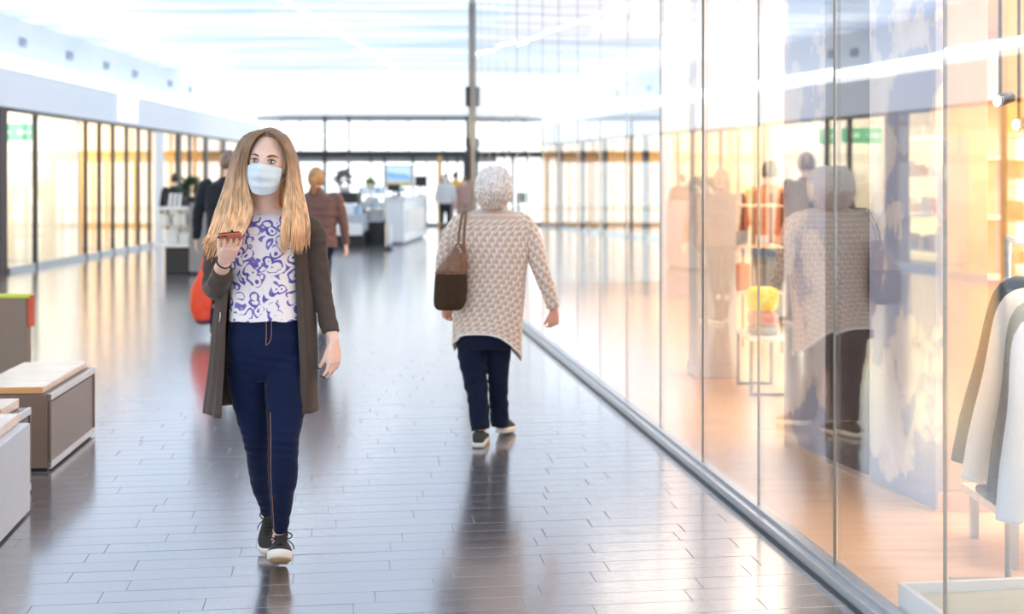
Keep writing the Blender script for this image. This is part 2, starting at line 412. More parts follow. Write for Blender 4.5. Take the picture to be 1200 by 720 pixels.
def shelf_unit(loc, wy, h, back, lab, n=4):
    r = empty('shelf_unit', loc); x, y, z = loc
    MB().span((x-0.30, y-wy/2, z), (x-0.26, y+wy/2, z+h)).build('back_panel', back, r, smooth=False)
    for s_ in (-1, 1): MB().box((x-0.08, y+s_*wy/2, z+h/2), (0.40, 0.04, h)).build('side_panel', M_cream, r, smooth=False)
    for k in range(n):
        MB().box((x-0.08, y, z+0.12+k*(h-0.2)/(n-1)), (0.40, wy, 0.035)).build('shelf', M_cream, r, smooth=False)
    g = MB()
    for k in range(n-1):
        yy = y-wy/2+0.12
        while yy < y+wy/2-0.12:
            hh = random.uniform(0.12, 0.32); ww = random.uniform(0.08, 0.2)
            g.cur = random.randrange(len(GM)); g.box((x-0.08, yy+ww/2, z+0.14+k*(h-0.2)/(n-1)+hh/2), (0.22, ww*0.9, hh)); yy += ww+random.uniform(0, .08)
    go = g.build('goods', GM, r, smooth=False); go['kind'] = 'stuff'
    tag(r, lab, 'shelf'); return r
specs = [(21.3, 1.2, 2.3, M_grey, 'tall dark shelf with mixed goods in the nearest shop on the left'),
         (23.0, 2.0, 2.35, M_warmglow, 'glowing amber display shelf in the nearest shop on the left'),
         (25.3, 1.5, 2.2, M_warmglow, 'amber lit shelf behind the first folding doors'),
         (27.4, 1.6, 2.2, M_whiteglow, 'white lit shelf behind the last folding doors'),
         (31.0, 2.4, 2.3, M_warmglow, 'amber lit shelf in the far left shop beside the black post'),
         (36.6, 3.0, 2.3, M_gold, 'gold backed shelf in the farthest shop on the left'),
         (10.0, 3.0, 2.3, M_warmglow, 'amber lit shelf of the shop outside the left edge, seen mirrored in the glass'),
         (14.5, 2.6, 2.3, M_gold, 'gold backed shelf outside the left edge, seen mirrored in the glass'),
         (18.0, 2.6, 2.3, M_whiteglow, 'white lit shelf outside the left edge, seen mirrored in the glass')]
for (y, wy, h, bk, lab) in specs: shelf_unit((-10.2 if y < 28 else -10.0, y, 0), wy, h, bk, lab)
# bright ceiling spots of the left shops
for i, (y, nm) in enumerate([(21.2, 'nearest shop'), (23.1, 'amber lit shop'), (25.2, 'first folding door bay'), (27.3, 'last folding door bay'), (31, 'far shop by the white pillar'), (37, 'farthest shop'), (17.3, 'shop outside the left edge'), (13.0, 'second shop outside the left edge')]):
    t = empty('ceiling_lamp', (-9.1, y, 2.95))
    MB().cyl((-9.1, y, 3.12), (-9.1, y, 3.02), 0.16).build('housing', M_steel, t)
    MB().box((-9.1, y, 2.98), (0.9, 0.9, 0.06)).build('diffuser', mat('lamp_diffuser', (1, 1, 1), 0.5, emit=(1, 0.95, 0.85), es=7, var=0), t, smooth=False, bevel=0.01)
    tag(t, 'square white ceiling lamp in the %s on the left' % nm, 'ceiling light')
# green exit signs
M_green = mat('exit_green', (0.0, 0.20, 0.08), 0.4, emit=(0.0, 0.42, 0.13), es=1.0, var=0)
M_signw = mat('exit_white', (.6, .7, .6), 0.4, emit=(.6, .9, .7), es=0.5, var=0)
for k, (px, lab) in enumerate([(6, 'green lit exit sign close to the dark brown post'), (29, 'green lit exit sign hanging behind the nearest left pane')]):
    Y = 22.0+k*0.4; p = W(px, 155, Y); p.y = Y
    t = empty('exit_sign', p)
    MB().box(p, (0.42, 0.05, 0.30)).build('sign_box', M_green, t, smooth=False, bevel=0.01)
    q = MB(); q.box(p+Vector((0.03, -0.03, 0)), (0.18, 0.012, 0.035)); q.add([p+Vector((-0.15, -0.035, 0)), p+Vector((-0.05, -0.035, -0.07)), p+Vector((-0.05, -0.035, 0.07))], [(0, 1, 2)])
    q.build('arrow', M_signw, t, smooth=False)
    MB().cyl(p+Vector((0, 0, 0.15)), (p.x, p.y, 3.12), 0.012, 8).build('hanger', M_steel, t)
    tag(t, lab, 'exit sign', 'green exit signs on the left')
# white table seen in the nearest shop
t = empty('display_table', (-9.1, 21.4, 0))
MB().box((-9.1, 21.4, 0.86), (0.8, 1.3, 0.05)).build('tabletop', M_white, t, smooth=False, bevel=0.008)
for sx in (-.32, .32):
    for sy in (-.55, .55): MB().box((-9.1+sx, 21.4+sy, 0.42), (0.05, 0.05, 0.84)).build('leg', M_white, t, smooth=False)
tag(t, 'white display table behind the nearest left pane', 'table')

# ------------------------------------------------------------------ SETTING: far wall with entrance
YF = 41.0
def fx(px): return (px-600)*YF/F
def fz(py): return CAMZ-(py-HOR)*YF/F
M_outside = mat('outside_paving', (0.75, 0.76, 0.74), 0.7)
o = MB().span((-14, 46, -0.05), (16, 75, -0.01)).build('ground', M_outside, smooth=False); tag(o, 'pale paving outside the entrance', kind='structure')
wr = boxpart('window_5', M_dark, (fx(300), YF-0.08, fz(184)), (12, YF+0.10, fz(177))); tag(wr, 'dark framed entrance window wall at the far end', kind='structure')
boxpart('top_rail', M_grey, (fx(300), YF-0.06, fz(142)), (12, YF+0.06, 3.60), wr)
boxpart('sill', M_grey, (fx(300), YF-0.06, 0), (12, YF+0.06, 0.12), wr)
boxpart('door_head', M_grey, (fx(340), YF-0.04, fz(190)), (12, YF+0.04, fz(184)), wr)
ups = [(330, 1.2), (352, 1.0), (381, 3.2), (409, 2.2), (433, 1.0), (455, .8), (479, 1.2), (519, 1.2), (548, 4.0), (580, 1.2), (612, 1.2), (650, 2), (690, 1.2), (740, 3), (790, 1.2), (850, 1.2), (900, 3)]
for px, wd in ups:
    boxpart('mullion', M_dark if wd > 1.5 else M_grey, (fx(px-wd/2), YF-0.10, fz(178)), (fx(px+wd/2), YF+0.05, 3.56), wr)
for px, wd, mm in [(326, 3, M_dark), (350, 2, M_grey), (381, 3.4, M_dark), (409, 2.5, M_grey), (435, 1.6, M_dark), (451, 2, M_dark), (484, 2.2, M_dark), (500, 1.4, M_grey), (515.5, 5, M_gold), (524, 1.6, M_dark), (536, 2, M_dark), (547, 8, M_dark), (580, 2, M_dark), (612, 2, M_grey), (640, 3, M_dark), (690, 3, M_grey), (740, 3, M_dark), (800, 3, M_grey), (860, 3, M_dark)]:
    boxpart('door_post', mm, (fx(px-wd/2), YF-0.12, 0), (fx(px+wd/2), YF+0.05, fz(183)), wr)
for i in range(len(ups)-1):
    boxpart('pane', M_glass2, (fx(ups[i][0]+1), YF-0.006, fz(177)), (fx(ups[i+1][0]-1), YF+0.006, fz(142)), wr)
    boxpart('pane', M_glass2, (fx(ups[i][0]+1), YF-0.006, 0.12), (fx(ups[i+1][0]-1), YF+0.006, fz(184)), wr)
o = MB().span((-12.6, YF-0.02, 0), (fx(303), YF+0.1, 4.3)).build('wall_far', M_bulk, smooth=False); tag(o, 'pale wall at the far left corner', kind='structure')

# ------------------------------------------------------------------ SETTING: the glass wall on the right
J0, DJ = 3.907, 0.877
NB, NF = 4, 16
ys = [J0+DJ*k for k in range(-NB, NF+1)]+[18.1]
def gp(Y, off=0, z=0):
    return Vector((GX(Y)+off*math.cos(A), Y+off*math.sin(A), z))
y0, y1 = ys[0], 18.1
q = MB(); dirv = (gp(y1)-gp(y0)).normalized(); nrm = Vector((dirv.y, -dirv.x, 0))
L_ = (gp(y1)-gp(y0)).length; mid = (gp(y0)+gp(y1))/2
q.box(mid+Vector((0, 0, 0.022))+nrm*0.02, (0.085, L_, 0.044), A)
q.box(mid+Vector((0, 0, 0.05))+nrm*0.035, (0.05, L_, 0.02), A)
gw = q.build('window_6', M_steel, smooth=False, bevel=0.002); tag(gw, 'tall frameless glass wall of the shop on the right with a steel floor rail', kind='structure')
M_groove = mat('rail_groove', (0.02, 0.035, 0.045), 0.4, var=0)
MB().box(mid+Vector((0, 0, 0.004))-nrm*0.024, (0.012, L_, 0.010), A).build('rail_shadow_gap', M_groove, gw, smooth=False)
for k in range(len(ys)-1):
    ya, yb = ys[k]+0.002, ys[k+1]-0.002
    c = (gp(ya)+gp(yb))/2; ln = (gp(yb)-gp(ya)).length
    pane = MB().box((0, 0, 2.17), (0.010, ln, 4.24)).build('pane', M_glass, gw, smooth=False)
    pane.location = c+nrm*0.03
    pane.rotation_euler = (0, random.gauss(0, 0.0008), A+random.gauss(0, 0.0035))
    e = MB().box(gp(ya)+nrm*0.03+Vector((0, 0, 2.17)), (0.012, 0.0016, 4.22), A).build('seal', mat('pane_edge', (0.45, 0.45, 0.43), 0.3, var=0) if k > NB+4 else mat('near_pane_edge', (0.2, 0.2, 0.19), 0.3, var=0), gw, smooth=False)
# end pole of the glass wall
t = empty('steel_pole', gp(18.12)); pb = gp(18.12)
M_polem = mat('pole_metal', (0.42, 0.38, 0.32), 0.35, metal=0.7)
MB().cyl(pb, pb+Vector((0, 0, 4.0)), 0.035, 16).build('pole', M_polem, t)
MB().tube([pb+Vector((0, 0, 3.98)), pb+Vector((0.04, 0, 4.10)), pb+Vector((0.22, 0.02, 4.2)), pb+Vector((0.24, 0.02, 4.30))], [.035, .035, .03, .03], 12, 3).build('bent_head', M_polem, t)
for z, h in ((2.68, .28), (2.03, .12)): MB().box(pb+Vector((-0.045, -0.02, z)), (0.06, 0.06, h)).build('hinge', M_dark, t, smooth=False, bevel=0.006)
MB().box(pb+Vector((-0.03, 0, 1.75)), (0.07, 0.07, 0.5)).build('lock_case', M_dark, t, smooth=False, bevel=0.006)
tag(t, 'slim metal pole at the far end of the glass wall', 'pole')

# right shop shell
o = MB().span((7.4, -3, 0), (7.6, 18.6, 3.4)).build('wall_right', mat('pink_wall', (0.86, 0.70, 0.63), 0.6), smooth=False); tag(o, 'soft pink side wall deep inside the glass shop', kind='structure')
q = MB(); q.add([(GX(-3, .12), -3, 3.4), (7.5, -3, 3.4), (7.5, 18.2, 3.4), (GX(18.2, .12), 18.2, 3.4), (GX(-3, .12), -3, 3.5), (7.5, -3, 3.5), (7.5, 18.2, 3.5), (GX(18.2, .12), 18.2, 3.5)],
   [(0, 3, 2, 1), (4, 5, 6, 7), (0, 1, 5, 4), (1, 2, 6, 5), (2, 3, 7, 6), (3, 0, 4, 7)])
o = q.build('ceiling', M_cream, smooth=False); tag(o, 'cream ceiling inside the glass shop', kind='structure')
o = MB().span((1.9, 16.2, 0), (7.5, 16.35, 3.4)).build('wall_end', mat('shop_end_wall', (0.88, 0.76, 0.68), 0.6), smooth=False); tag(o, 'peach end wall inside the glass shop', kind='structure')
# columns
def column(x0, x1, Y, d, label, m=M_cream, base=True):
    r = empty('column', ((x0+x1)/2, Y+d/2, 0.012))
    MB().span((x0, Y, 0.10), (x1, Y+d, 3.4)).build('shaft', m, r, smooth=False, bevel=0.008)
    MB().span((x0-.012, Y-.012, 0.012), (x1+.012, Y+d+.012, 0.10)).build('base', M_grey if not base else m, r, smooth=False, bevel=0.004)
    tag(r, label, 'column'); return r
column(1.38, 1.68, 9.6, 0.4, 'square cream column inside the glass shop')

# cloud display wall : three sections with a timber floor edge
m, N, L, b = nodes('cloud_print')
tc = N.new('ShaderNodeTexCoord'); mp = N.new('ShaderNodeMapping'); mp.inputs['Scale'].default_value = (1.0, 1.0, 0.7); L.new(tc.outputs['Object'], mp.inputs[0])
nz = N.new('ShaderNodeTexNoise'); nz.inputs['Scale'].default_value = 1.9; nz.inputs['Detail'].default_value = 9; nz.inputs['Roughness'].default_value = 0.62; L.new(mp.outputs[0], nz.inputs['Vector'])
r = ramp(N, [(0.485, (0.42, 0.46, 0.62)), (0.505, (0.80, 0.70, 0.68)), (0.56, (0.90, 0.82, 0.78))]); L.new(nz.outputs[0], r.inputs[0]); L.new(r.outputs[0], b.inputs['Base Color'])
b.inputs['Roughness'].default_value = 0.4
M_cloud = m
P0, P1 = FL(1097, 604), FL(918, 525)
t = empty('display_wall', (P0.x, P0.y, 0.012))
dv = (P1-P0); ang = math.atan2(-dv.x, dv.y)
def wallseg(f0, f1, mm, name, th=0.06, z0=0.02, z1=3.3, lab=None):
    a, c = P0+dv*f0, P0+dv*f1; mid_ = (a+c)/2
    nn = Vector((dv.y, -dv.x, 0)).normalized()
    MB().box(mid_+nn*th/2+Vector((0, 0, (z0+z1)/2)), (th, (c-a).length-0.01, z1-z0), ang).build(name, mm, t, smooth=False, bevel=0.003, label=lab)
def frac(px):     # fraction along the wall at picture column px
    k = (px-600)/F; return (P0.x-k*P0.y)/(k*dv.y-dv.x)
wallseg(0.0, frac(1018), M_cloud, 'panel', lab='panel printed with pale clouds on blue')
wallseg(frac(1018), frac(967), mat('umber_panel', (0.07, 0.05, 0.045), 0.5), 'panel', lab='dark umber panel')
wallseg(frac(967), 1.0, M_cloud, 'panel', lab='panel printed with pale clouds on blue')
wallseg(0.0, 1.0, M_birch, 'kick_board', th=0.075, z0=0.012, z1=0.05)
tag(t, 'free standing display wall printed with clouds behind the glass', 'display wall')
E0 = P0+Vector((0.01, 0.0, 0)); E1 = W(1160, 608, P0.y)
column(P0.x+0.012, E1.x, P0.y+0.02, 0.45, 'wide peach column beside the hanging jackets', M_peach)
# gold post and pink display deep inside, right
MB_ = MB
t = empty('wall_shelf', (5.2, 9.6, 0.012))
MB().span((3.55, 9.9, 0.012), (4.35, 10.0, 2.5)).build('back_panel', M_peach, t, smooth=False)
for k in range(5): MB().span((3.55, 9.55, 0.3+k*0.45), (4.35, 9.9, 0.33+k*0.45)).build('shelf', M_cream, t, smooth=False)
tag(t, 'peach wall shelf deep in the shop behind the peach column', 'shelf')
t = empty('gold_post', (3.0, 7.6, 0.012)); MB().span((2.92, 7.55, 0.012), (3.02, 7.65, 3.4)).build('shaft', M_gold, t, smooth=False, bevel=.004)
MB().span((2.89, 7.52, 0.012), (3.05, 7.68, 0.06)).build('foot', M_gold, t, smooth=False); tag(t, 'narrow gold post behind the hanging jackets', 'post')
t = empty('gold_post', (3.2, 7.9, 0.012)); MB().span((3.22, 7.85, 0.012), (3.36, 7.98, 3.4)).build('shaft', M_brownpost, t, smooth=False, bevel=.004)
MB().span((3.19, 7.82, 0.012), (3.39, 8.01, 0.06)).build('foot', M_brownpost, t, smooth=False); tag(t, 'dark brown post behind the hanging jackets', 'post')
for i, (px, py, Y, lab) in enumerate([(1172, 118, 6.8, 'white spotlight near the top of the gold post'), (1194, 146, 7.2, 'white spotlight at the right edge of the photo')]):
    p = W(px, py, Y); t = empty('spotlight', p)
    MB().cyl(p+Vector((0, 0, 0.0)), (p.x, p.y, 3.4), 0.010, 8).build('stem', M_dark, t)
    MB().cyl(p+Vector((0.06, 0, 0.02)), p+Vector((-0.02, -0.03, -0.0)), 0.030, 14, 0.036).build('lamp_head', M_dark, t)
    MB().ball(p+Vector((-0.03, -0.035, -0.003)), (0.02, 0.02, 0.03), 12, 8).build('bulb', mat('bulb_warm', (1, 1, 1), .4, emit=(1, .92, .8), es=9, var=0), t)
    tag(t, lab, 'spotlight', 'shop spotlights')
# low white plinth at the bottom right
pl0 = Vector((GX(4.35, 0.075), 4.35, 0)); t = empty('display_plinth', (pl0.x, 4.35, 0.012))
def fq(a, bq, z): return pl0+Vector((a*math.cos(A)-bq*math.sin(A), a*math.sin(A)+bq*math.cos(A), z))
for (ca, cb, da, db) in [(0.01, -0.7, 0.02, 1.4), (0.75, -0.01, 1.46, 0.02), (1.49, -0.7, 0.02, 1.4)]:
    MB().box(fq(ca, cb, 0.072), (da, db, 0.12), A).build('rim', M_white, t, smooth=False, bevel=0.002)
MB().box(fq(0.75, -0.7, 0.055), (1.46, 1.38, 0.085), A).build('base', mat('plinth_beige', (0.62, 0.60, 0.42), 0.6), t, smooth=False)
tag(t, 'low white rimmed beige plinth on the shop floor at the bottom right', 'plinth')

# ================================================================== PEOPLE
def skin_mat(name, col):
    m, N, L, b = nodes(name)
    b.inputs['Base Color'].default_value = (*col, 1); b.inputs['Roughness'].default_value = 0.45
    b.inputs['Subsurface Weight'].default_value = 0.15; b.inputs['Subsurface Radius'].default_value = (0.02, 0.008, 0.004)
    tc = N.new('ShaderNodeTexCoord'); nz = N.new('ShaderNodeTexNoise'); nz.inputs['Scale'].default_value = 18; nz.inputs['Detail'].default_value = 4
    L.new(tc.outputs['Object'], nz.inputs['Vector'])
    r = ramp(N, [(0.3, tuple(c*0.92 for c in col)), (0.7, tuple(min(1, c*1.06) for c in col))]); L.new(nz.outputs[0], r.inputs[0]); L.new(r.outputs[0], b.inputs['Base Color'])
    return m
M_skin = skin_mat('fair_skin', (0.86, 0.585, 0.475))
M_skin2 = skin_mat('older_skin', (0.74, 0.40, 0.29))

def head_point(d, hair=0.0):
    """d unit direction in head space (x right, y front = -1, z up) -> metres"""
    x, y, z = d
    sx, sy, sz = 0.073, 0.095, 0.115
    px, py, pz = x*sx, y*sy, z*sz
    if z < 0:
        t = -z
        px *= 1-0.30*t**1.6
        if y > 0: py *= 1-0.50*t**1.1
        else: py *= 1-0.10*t
    if not hair:
        g = lambda cx, cz, wx, wz: math.exp(-((px-cx)/wx)**2-((pz-cz)/wz)**2)
        if y < 0.1:
            k = 0.0
            k += 0.021*g(0, -0.030, 0.011, 0.014)+0.010*g(0, -0.008, 0.008, 0.020)
            k += -0.011*(g(0.032, 0.0, 0.018, 0.013)+g(-0.032, 0.0, 0.018, 0.013))
            k += 0.004*(g(0.03, 0.022, 0.022, 0.007)+g(-0.03, 0.022, 0.022, 0.007))
            k += 0.006*g(0, -0.066, 0.020, 0.009)-0.003*g(0, -0.067, 0.018, 0.0022)+0.007*g(0, -0.104, 0.016, 0.012)
            k += 0.004*(g(0.045, -0.03, 0.02, 0.02)+g(-0.045, -0.03, 0.02, 0.02))
            py -= k
    else:
        px *= 1+hair/sx; py *= 1+hair/sy; pz *= 1+hair/sz
    return Vector((px, py, pz))
def head_mesh(q, c, M, hair=0.0, seg=64, ringn=56, fn=None, s=1.0):
    rings = []
    for i in range(ringn+1):
        a = PI*i/ringn
        ring = []
        for k in range(seg):
            t = 2*PI*k/seg
            d = (max(math.sin(a), 1e-3)*math.cos(t), max(math.sin(a), 1e-3)*math.sin(t), math.cos(a))
            p = fn(d) if fn else head_point(d, hair)
            ring.append(M @ (p*s)+c)
        rings.append(ring)
    q.loft(rings)
def headM(yaw=0, roll=0, pitch=0, away=False):
    return Matrix.Rotation(roll, 3, 'Y') @ Matrix.Rotation((PI if away else 0)+yaw, 3, 'Z') @ Matrix.Rotation(pitch, 3, 'X')

def hand(q, wr, d, pn, ts, curl=0.35, s=1.0, spread=0.06, thumb_open=0.6, thumb_curl=0.5, fr_=0.0078, wr_r=0.024, curls=None):
    """wr wrist, d direction to the knuckles, pn palm normal (fingers curl to it), ts side the thumb is on"""
    d = Vector(d).normalized(); pn = Vector(pn); pn = (pn-d*pn.dot(d)).normalized()
    ts = Vector(ts); ts = (ts-d*ts.dot(d)-pn*ts.dot(pn)).normalized()
    P = Vector(wr)
    pts = [P-d*0.02*s, P, P+d*0.03*s, P+d*0.06*s, P+d*0.086*s]
    q.tube(pts, [(wr_r*s, wr_r*.75*s), (0.027*s, 0.017*s), (0.036*s, 0.0155*s), (0.040*s, 0.0135*s), (0.037*s, 0.010*s)], 18, 4, side=ts)
    tips = []
    LN = [0.068, 0.076, 0.071, 0.056]
    for i in range(4):
        o = (1.5-i)/1.5
        base = P+d*(0.078-0.004*abs(i-1.2))*s+ts*0.0285*o*s
        cu = curls[i] if curls else curl*(1+0.12*i)
        dd = (d+ts*spread*o*1.5).normalized(); pp = [base-dd*0.012*s]
        ang_ = 0.0; cur = base; pp.append(cur)
        for sg, fr2 in enumerate((0.45, 0.30, 0.25)):
            ang_ += cu*(0.8 if sg == 0 else 1.1)
            v = dd*math.cos(ang_)+pn*math.sin(ang_)
            cur = cur+v*LN[i]*fr2*s*1.05; pp.append(cur)
        r0 = fr_*s
        q.tube(pp, [r0*1.05, r0*1.08, r0*1.0, r0*.92, r0*.72], 10, 3)
        tips.append((pp[-1], (pp[-1]-pp[-2]).normalized()))
    tb = P+d*0.022*s+ts*0.022*s+pn*0.004*s
    v1 = (d*math.cos(thumb_open)+ts*math.sin(thumb_open)+pn*0.25).normalized()
    v2 = (v1+d*0.3+pn*thumb_curl-ts*0.1).normalized(); v3 = (v2+pn*thumb_curl*0.5+d*0.15).normalized()
    pp = [tb-v1*0.012*s, tb+v1*0.018*s, tb+v1*0.040*s, tb+v1*0.040*s+v2*0.028*s, tb+v1*0.040*s+v2*0.028*s+v3*0.022*s]
    q.tube(pp, [0.012*s, 0.0125*s, 0.0105*s, 0.0095*s, 0.007*s], 10, 3)
    tips.insert(0, (pp[-1], v3))
    return tips

def shoe(parent, heel, toe, up=(0, 0, 1), w=1.0, upper=None, solem=None, lace=None, toe_curl=0.0, names=True, simple=False):
    """a shoe as one part (upper) with sole, laces and tongue as sub-parts"""
    heel = Vector(heel); toe = Vector(toe); L0 = (toe-heel).length; f = (toe-heel).normalized(); u = Vector(up); u = (u-f*u.dot(f)).normalized(); r = f.cross(u)
    k = L0/0.265
    T = lambda x, y, z: heel+r*x*w*k+f*y*k+u*(z+toe_curl*max(0, y-0.18)**2*20)*k
    prof = [(0.004, .020, .050), (0.012, .030, .078), (0.04, .034, .092), (0.075, .036, .090), (0.105, .037, .088), (0.13, .039, .079), (0.16, .043, .066), (0.19, .045, .055), (0.22, .043, .048), (0.243, .034, .040), (0.257, .020, .030)]
    q = MB(); rg = []
    for (y, hw, h) in prof:
        ring = []
        for j in range(20):
            a = 2*PI*j/20; cx, sz = math.cos(a), math.sin(a)
            x = hw*math.copysign(abs(cx)**0.75, cx); z = 0.020+(h-0.020)*(0.5+0.5*math.copysign(abs(sz)**0.8, sz))
            if sz > 0: x *= 1-0.30*sz*(1 if y < .15 else .6)
            ring.append(T(x, y, z))
        rg.append(ring)
    up_ = q.loft(rg).build('shoe', upper, parent)
    q = MB(); out = [(0.0, .012), (0.004, .026), (0.02, .034), (0.06, .037), (0.10, .037), (0.14, .041), (0.19, .048), (0.225, .045), (0.25, .032), (0.262, .014), (0.265, .003)]
    rg = []
    loop = [(x, y) for y, x in out]+[(-x, y) for y, x in reversed(out)]
    for z, sc in ((0.0, .94), (0.003, .99), (0.022, 1.03), (0.028, 1.0)):
        rg.append([T(x*sc, 0.132+(y-0.132)*sc, z) for x, y in loop])
    q.loft(rg).build('sole', solem, up_)
    q = MB(); rg = []
    for z in (-0.004, 0.0012):
        rg.append([T(x*.93, 0.132+(y-0.132)*.95, z) for x, y in loop])
    if lace and not simple:
        q.loft(rg).build('outsole', mat('gum_outsole', (0.50, 0.34, 0.18), .7), up_)
        q = MB()
        for i in range(5):
            y = 0.115+i*0.017; z = 0.088-i*0.0075
            for s_ in (-1, 1):
                q.tube([T(-0.020*s_, y, z-0.004), T(0, y+0.008, z+0.004), T(0.020*s_, y+0.014, z-0.009)], [(0.0032, 0.0018)]*3, 6, 3)
        for s_ in (-1, 1):
            q.tube([T(0, 0.108, 0.094), T(0.020*s_, 0.098, 0.112), T(0.042*s_, 0.104, 0.100), T(0.030*s_, 0.118, 0.086), T(0, 0.110, 0.093)], [0.0028]*5, 6, 4)
            q.tube([T(0, 0.108, 0.094), T(0.024*s_, 0.120, 0.082), T(0.047*s_, 0.130, 0.062), T(0.052*s_, 0.132, 0.045)], [0.0024]*4, 6, 4)
        q.build('lace', lace, up_)
        q = MB(); q.tube([T(0, 0.145, 0.062), T(0, 0.118, 0.084), T(0, 0.098, 0.104), T(0, 0.090, 0.122)], [(0.022, .004), (0.024, .006), (0.026, .006), (0.023, .004)], 12, 4, side=r)
        q.build('tongue', upper, up_)
    return up_

def torso_rings(rows, n=40, e=0.85):
    """rows: (cx, cy, z, rx, ry) in metres"""
    rg = []
    for (cx, cy, z, rx, ry) in rows:
        ring = []
        for k in range(n):
            a = 2*PI*k/n; c_, s_ = math.cos(a), math.sin(a)
            ring.append(Vector((cx+rx*math.copysign(abs(c_)**e, c_), cy+ry*math.copysign(abs(s_)**e, s_), z)))
        rg.append(ring)
    return rg
def smooth_rows(rows, sub=4):
    out = []; n = len(rows); R = [np.array(r, float) for r in rows]
    for i in range(n-1):
        p0, p1, p2, p3 = R[max(i-1, 0)], R[i], R[i+1], R[min(i+2, n-1)]
        for k in range(sub):
            t = k/sub
            out.append(tuple(0.5*((2*p1)+(p2-p0)*t+(2*p0-5*p1+4*p2-p3)*t*t+(3*p1-p0-3*p2+p3)*t**3)))
    out.append(tuple(R[-1])); return out

# ------------------------------------------------------------------ cloth materials
def fabric(name, col, var=0.12, nscale=220, rough=0.85, bump=0.25, sheen=0.3, mottling=True, c2=None):
    m, N, L, b = nodes(name)
    tc = N.new('ShaderNodeTexCoord'); nz = N.new('ShaderNodeTexNoise'); nz.inputs['Scale'].default_value = nscale; nz.inputs['Detail'].default_value = 2
    L.new(tc.outputs['Object'], nz.inputs['Vector'])
    n2 = N.new('ShaderNodeTexNoise'); n2.inputs['Scale'].default_value = 6; n2.inputs['Detail'].default_value = 3; L.new(tc.outputs['Object'], n2.inputs['Vector'])
    r = ramp(N, [(0.3, tuple(c*(1-var) for c in col)), (0.7, tuple(c*(1+var) for c in (c2 or col)))])
    ad = N.new('ShaderNodeMath'); ad.operation = 'MULTIPLY_ADD'; ad.inputs[1].default_value = 0.4; L.new(n2.outputs[0], ad.inputs[0])
    sb = N.new('ShaderNodeMath'); sb.operation = 'MULTIPLY'; sb.inputs[1].default_value = 0.6; L.new(nz.outputs[0], sb.inputs[0]); L.new(sb.outputs[0], ad.inputs[2])
    L.new(ad.outputs[0], r.inputs[0]); L.new(r.outputs[0], b.inputs['Base Color'])
    b.inputs['Roughness'].default_value = rough; b.inputs['Sheen Weight'].default_value = sheen; b.inputs['Sheen Roughness'].default_value = 0.4
    b.inputs['Specular IOR Level'].default_value = 0.2
    bp = N.new('ShaderNodeBump'); bp.inputs['Strength'].default_value = bump; bp.inputs['Distance'].default_value = 0.002
    L.new(nz.outputs[0], bp.inputs['Height']); L.new(bp.outputs[0], b.inputs['Normal'])
    return m
M_cardi = fabric('brown_grey_knit', (0.082, 0.062, 0.053), 0.22, 260, bump=0.5, sheen=0.15)
M_jeans = fabric('navy_denim', (0.004, 0.011, 0.047), 0.35, 300, bump=0.3, sheen=0.12)
M_trouser = fabric('navy_trousers', (0.006, 0.011, 0.032), 0.2, 200, sheen=0.1)
M_navy = fabric('dark_navy_cloth', (0.02, 0.025, 0.035), 0.2, 200)
M_stitch = mat('copper_stitch', (0.45, 0.22, 0.10), 0.7)
M_upper = mat('black_canvas', (0.018, 0.018, 0.020), 0.7, var=0.2, bump=0.2)
M_sole = mat('offwhite_rubber', (0.78, 0.74, 0.68), 0.5, var=0.05)
M_lace = mat('black_lace', (0.03, 0.03, 0.03), 0.8)
# printed blouse: violet blue curls on white
m, N, L, b = nodes('printed_blouse')
tc = N.new('ShaderNodeTexCoord'); mp = N.new('ShaderNodeMapping'); L.new(tc.outputs['Object'], mp.inputs[0]); mp.inputs['Scale'].default_value = (1, 0.15, 1)
nd = N.new('ShaderNodeTexNoise'); nd.inputs['Scale'].default_value = 16; nd.inputs['Detail'].default_value = 1; L.new(mp.outputs[0], nd.inputs['Vector'])
vm = N.new('ShaderNodeVectorMath'); vm.operation = 'MULTIPLY_ADD'; vm.inputs[1].default_value = (0.05, 0.0, 0.05); L.new(nd.outputs['Color'], vm.inputs[0]); L.new(mp.outputs[0], vm.inputs[2])
vo = N.new('ShaderNodeTexVoronoi'); vo.inputs['Scale'].default_value = 24; vo.inputs['Randomness'].default_value = 1.0; L.new(vm.outputs[0], vo.inputs['Vector'])
wv = N.new('ShaderNodeMath'); wv.operation = 'MULTIPLY'; wv.inputs[1].default_value = 15.5; L.new(vo.outputs['Distance'], wv.inputs[0])
sn = N.new('ShaderNodeMath'); sn.operation = 'SINE'; L.new(wv.outputs[0], sn.inputs[0])
n3 = N.new('ShaderNodeTexNoise'); n3.inputs['Scale'].default_value = 30; n3.inputs['Detail'].default_value = 2; L.new(mp.outputs[0], n3.inputs['Vector'])
n3m = N.new('ShaderNodeMath'); n3m.operation = 'MULTIPLY_ADD'; n3m.inputs[1].default_value = 4.5; n3m.inputs[2].default_value = -2.25; L.new(n3.outputs[0], n3m.inputs[0])
ss = N.new('ShaderNodeMath'); ss.operation = 'ADD'; L.new(sn.outputs[0], ss.inputs[0]); L.new(n3m.outputs[0], ss.inputs[1])
r = ramp(N, [(0.0, (0.86, 0.82, 0.83)), (0.56, (0.85, 0.80, 0.83)), (0.64, (0.22, 0.18, 0.50)), (1.0, (0.10, 0.08, 0.36))])
mr = N.new('ShaderNodeMapRange'); mr.inputs[1].default_value = -1.2; mr.inputs[2].default_value = 1.6; L.new(ss.outputs[0], mr.inputs[0]); L.new(mr.outputs[0], r.inputs[0])
L.new(r.outputs[0], b.inputs['Base Color']); b.inputs['Roughness'].default_value = 0.7
M_blouse = m
